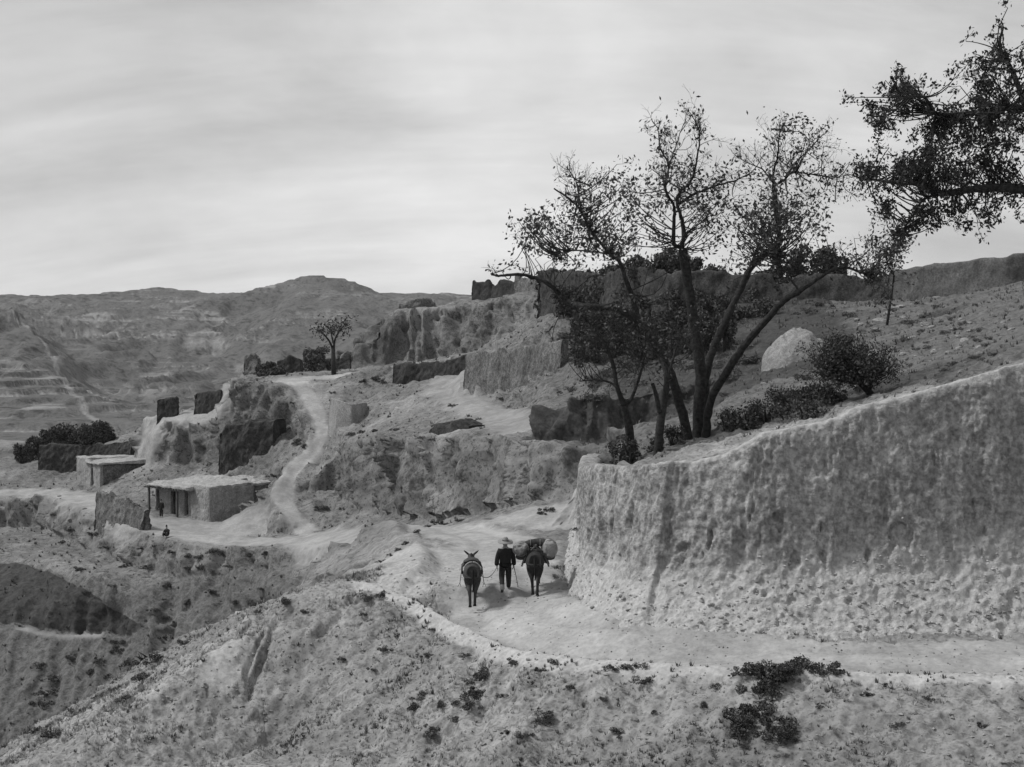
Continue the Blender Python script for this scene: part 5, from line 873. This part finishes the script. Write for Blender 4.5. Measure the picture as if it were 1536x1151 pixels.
def pack():
    off = Vector((0, 0.05, 1.35)); t = empty('pack_saddle', mB @ off, R(-2)); tag(t, 'wooden pack saddle with splayed legs and felt pad on the laden mule', 'pack saddle'); sh = lambda pts: [tuple(Vector(p) - off) for p in pts]
    for y in (-0.18, 0.30):
        for s in (-1, 1): tube_obj('frame_leg', sh([(-s * 0.05, y, 1.52), (s * 0.16, y, 1.30), (s * 0.36, y, 1.02), (s * 0.43, y, 0.83)]), 0.035, 0.028, M['wood'], t)
    for s in (-1, 1): tube_obj('side_bar', sh([(s * 0.27, -0.32, 1.16), (s * 0.27, 0.42, 1.16)]), 0.03, 0.03, M['wood'], t)
    n = [((0, -0.1, 1.32 - 1.35), (0.26, 0.07))]; e = []
    chain(n, e, 0, [((0, 0.25, -0.04), (0.26, 0.07))])
    for s in (-1, 1): chain(n, e, 0, [((s * 0.26, -0.1, -0.12), (0.09, 0.09)), ((s * 0.34, -0.1, -0.32), (0.07, 0.07)), ((s * 0.36, -0.08, -0.45), (0.04, 0.05))])
    link('felt_pad', skin_mesh('felt_pad', n, e), M['dsack'], t); tube_obj('breeching_strap', sh([(-0.30, -0.2, 0.98), (-0.27, -0.5, 0.97), (-0.2, -0.78, 0.98), (0, -0.89, 0.98), (0.2, -0.78, 0.98), (0.27, -0.5, 0.97), (0.30, -0.2, 0.98)]), 0.02, 0.02, M['leather'], t)
    def bundle(s, dark, label, mt, zc, rr):
        o = mB @ Vector((s * 0.44, 0.08, zc)); b = empty('bundle', o, R(-2 + s * 6)); tag(b, label, 'bundle'); bm = bmesh.new(); bmesh.ops.create_icosphere(bm, subdivisions=4, radius=1.0); v = np.array([q.co[:] for q in bm.verts]); tt = np.array([[q.index for q in f.verts] for f in bm.faces]); bm.free()
        v = np.sign(v) * np.abs(v) ** 0.72; v *= (1 + 0.22 * fbm(v * 1.6, 3, 400 + s) + 0.12 * fbm(v * 4, 3, 410 + s))[:, None]; link('sack', mesh_np('sack', v * rr, tt), M[mt], b)
        for y in (-0.5, 0.1, 0.6): tube_obj('lashing', [(rr[0] * 1.03 * math.sin(a), y * rr[1], rr[2] * 1.05 * math.cos(a)) for a in np.linspace(0, 6.283, 22)], 0.014, 0.014, M['rope'], b, 5)
        low = v[:, 2] < -0.1; return b
    bundle(-1, True, 'greyish bulging bundle on the left flank of the pack mule', 'sack', 1.36, np.array([0.24, 0.44, 0.20])); bundle(1, False, 'pale rounded bundle on the right flank of the pack mule', 'cloth', 1.38, np.array([0.23, 0.42, 0.27]))
    for s in (-1, 1):
        o = mB @ Vector((s * 0.46, 0.05, 1.12)); b = empty('saddle_bag', o, R(-2)); tag(b, 'dark felt bag slung under the %s bundle of the pack mule' % ('grey' if s < 0 else 'pale'), 'bag'); n = [((0, -0.18, 0), (0.17, 0.10))]; e = []; chain(n, e, 0, [((0, 0, -0.02), (0.19, 0.12)), ((0, 0.2, 0), (0.16, 0.10))]); link('bag', skin_mesh('bag', n, e), M['dsack'], b); tube_obj('bag_strap', [(0, 0, 0.10), (-s * 0.1, 0, 0.16), (-s * 0.22, 0, 0.18)], 0.02, 0.02, M['leather'], b)
    o = mB @ Vector((0, 0.12, 1.50)); b = empty('bedroll', o, R(-2)); tag(b, 'dark rolled blanket tied across the top of the pack mule', 'bedroll'); tube_obj('roll', [(-0.30, 0, -0.03), (-0.15, 0.01, 0.02), (0, 0, 0.05), (0.15, 0.01, 0.06), (0.30, 0, 0.04)], 0.12, 0.13, M['dsack'], b, 12)
    for x in (-0.15, 0.15): tube_obj('tie', [(x, 0.132 * math.sin(a), 0.04 + 0.135 * math.cos(a)) for a in np.linspace(0, 6.283, 16)], 0.010, 0.010, M['rope'], b, 5)
pack()
a = mA @ Vector((0.08, 1.18, 1.12)); b = mw @ Vector((-0.275, -0.02, 0.80)); c = (a + b) / 2 + Vector((0, -0.4, -0.75)); org = (a + b) / 2
lr = tube_obj('lead_rope', [tuple(Vector(q) - org) for q in arc(a, c, b)], 0.013, 0.013, M['rope'], None); lr.location = org; tag(lr, 'slack lead rope between the unladen mule and the man', 'rope')
def villager(px, py, label, sit):
    g = hit(px, py); g = down(g.x, g.y); root = empty('person', g, R(160)); tag(root, label, 'person')
    def fig(r, nm, mat, parts):
        n = []; e = []
        for q in parts:
            if q[0] is None: n.append((q[1], q[2]))
            else: n.append((q[1], q[2])); e.append((q[0], len(n) - 1))
        link(nm, skin_mesh(nm, n, e), mat, root)
    if not sit:
        fig(0, 'body', M['skin'], [(None, (0, 0, 0.88), (0.11, 0.09)), (0, (0, 0, 1.25), (0.13, 0.09)), (1, (0, 0, 1.42), 0.055), (2, (0, 0.02, 1.50), 0.08), (3, (0, 0.02, 1.58), 0.08), (1, (-0.17, 0, 1.34), 0.05), (5, (-0.22, 0, 1.08), 0.04), (6, (-0.22, 0.06, 0.85), 0.03), (7, (-0.22, 0.08, 0.74), 0.035), (1, (0.17, 0, 1.34), 0.05), (9, (0.22, 0, 1.08), 0.04), (10, (0.20, 0.10, 0.88), 0.03), (11, (0.19, 0.13, 0.78), 0.035), (0, (-0.09, 0, 0.8), 0.08), (13, (-0.1, 0.02, 0.45), 0.05), (14, (-0.1, 0, 0.06), 0.035), (15, (-0.1, 0.12, 0.03), 0.03), (0, (0.09, 0, 0.8), 0.08), (17, (0.1, 0.02, 0.45), 0.05), (18, (0.1, 0, 0.06), 0.035), (19, (0.1, 0.12, 0.03), 0.03)])
        fig(0, 'robe', M['black'], [(None, (0, 0, 0.50), (0.20, 0.17)), (0, (0, 0, 0.85), (0.19, 0.15)), (1, (0, 0, 1.2), (0.18, 0.13)), (2, (0, 0, 1.40), (0.09, 0.08)), (2, (-0.18, 0, 1.33), 0.08), (4, (-0.24, 0, 1.08), 0.075), (5, (-0.24, 0.05, 0.84), 0.07), (2, (0.18, 0, 1.33), 0.08), (7, (0.24, 0, 1.08), 0.075), (8, (0.23, 0.09, 0.86), 0.07)])
        fig(0, 'trousers', M['trouser'], [(None, (0, 0, 0.82), (0.14, 0.12)), (0, (-0.09, 0, 0.7), 0.1), (1, (-0.1, 0.02, 0.40), 0.085), (2, (-0.1, 0, 0.12), 0.07), (0, (0.09, 0, 0.7), 0.1), (4, (0.1, 0.02, 0.40), 0.085), (5, (0.1, 0, 0.12), 0.07)])
        lathe('cap', [(0, 0.10), (0.05, 0.09), (0.088, 0.04), (0.092, -0.01), (0.085, -0.012), (0, 0.04)], M['black'], root, (0, 0.02, 1.60), 14)
    else:
        fig(0, 'body', M['skin'], [(None, (0, 0, 0.22), (0.12, 0.11)), (0, (0, 0.03, 0.50), (0.13, 0.10)), (1, (0, 0.08, 0.70), 0.055), (2, (0, 0.11, 0.80), 0.08), (3, (0, 0.11, 0.88), 0.08), (1, (-0.18, 0.06, 0.60), 0.05), (5, (-0.24, 0.16, 0.40), 0.04), (6, (-0.12, 0.33, 0.40), 0.035), (1, (0.18, 0.06, 0.60), 0.05), (8, (0.24, 0.16, 0.40), 0.04), (9, (0.12, 0.33, 0.40), 0.035), (0, (-0.12, 0.10, 0.20), 0.08), (11, (-0.17, 0.36, 0.36), 0.06), (12, (-0.15, 0.36, 0.08), 0.04), (13, (-0.15, 0.48, 0.04), 0.03), (0, (0.12, 0.10, 0.20), 0.08), (15, (0.17, 0.36, 0.36), 0.06), (16, (0.15, 0.36, 0.08), 0.04), (17, (0.15, 0.48, 0.04), 0.03)])
        fig(0, 'robe', M['black'], [(None, (0, 0.0, 0.16), (0.26, 0.22)), (0, (0, 0.03, 0.42), (0.20, 0.16)), (1, (0, 0.06, 0.60), (0.17, 0.12)), (2, (0, 0.09, 0.71), (0.08, 0.07)), (2, (-0.19, 0.07, 0.58), 0.085), (4, (-0.25, 0.17, 0.40), 0.08), (5, (-0.14, 0.31, 0.40), 0.07), (2, (0.19, 0.07, 0.58), 0.085), (7, (0.25, 0.17, 0.40), 0.08), (8, (0.14, 0.31, 0.40), 0.07)])
        fig(0, 'trousers', M['trouser'], [(None, (0, 0.02, 0.18), (0.18, 0.14)), (0, (-0.13, 0.14, 0.22), 0.11), (1, (-0.17, 0.36, 0.36), 0.09), (2, (-0.15, 0.37, 0.12), 0.075), (0, (0.13, 0.14, 0.22), 0.11), (4, (0.17, 0.36, 0.36), 0.09), (5, (0.15, 0.37, 0.12), 0.075)])
        lathe('cap', [(0, 0.16), (0.04, 0.12), (0.085, 0.04), (0.092, -0.01), (0.085, -0.012), (0, 0.04)], M['black'], root, (0, 0.11, 0.90), 14)
villager(242, 777, 'person in dark robe standing at the doorway of the larger mud house', False)
villager(251, 806, 'person in dark robe sitting on the ledge edge in front of the larger house', True)

# ------------------------------------------------------------------ haze: thin dusty air over the whole valley
def haze():
    m = bpy.data.materials.new('dusty_air'); m.use_nodes = True; t = m.node_tree; t.nodes.clear(); o = N(t, 'ShaderNodeOutputMaterial'); p = N(t, 'ShaderNodeVolumePrincipled'); p.inputs['Color'].default_value = (0.9, 0.9, 0.9, 1); p.inputs['Density'].default_value = 0.00005; p.inputs['Anisotropy'].default_value = 0.2; t.links.new(p.outputs[0], o.inputs['Volume'])
    v = [(x, y, z) for x in (-3000, 4200) for y in (-60, 3300) for z in (-75, 150)]; f = [(0, 1, 3, 2), (4, 6, 7, 5), (0, 4, 5, 1), (2, 3, 7, 6), (0, 2, 6, 4), (1, 5, 7, 3)]
    me = bpy.data.meshes.new('haze'); me.from_pydata(v, [], f); ob = link('haze', me, m); tag(ob, 'thin dusty haze over the valley and hills', 'haze', kind='stuff')
haze()
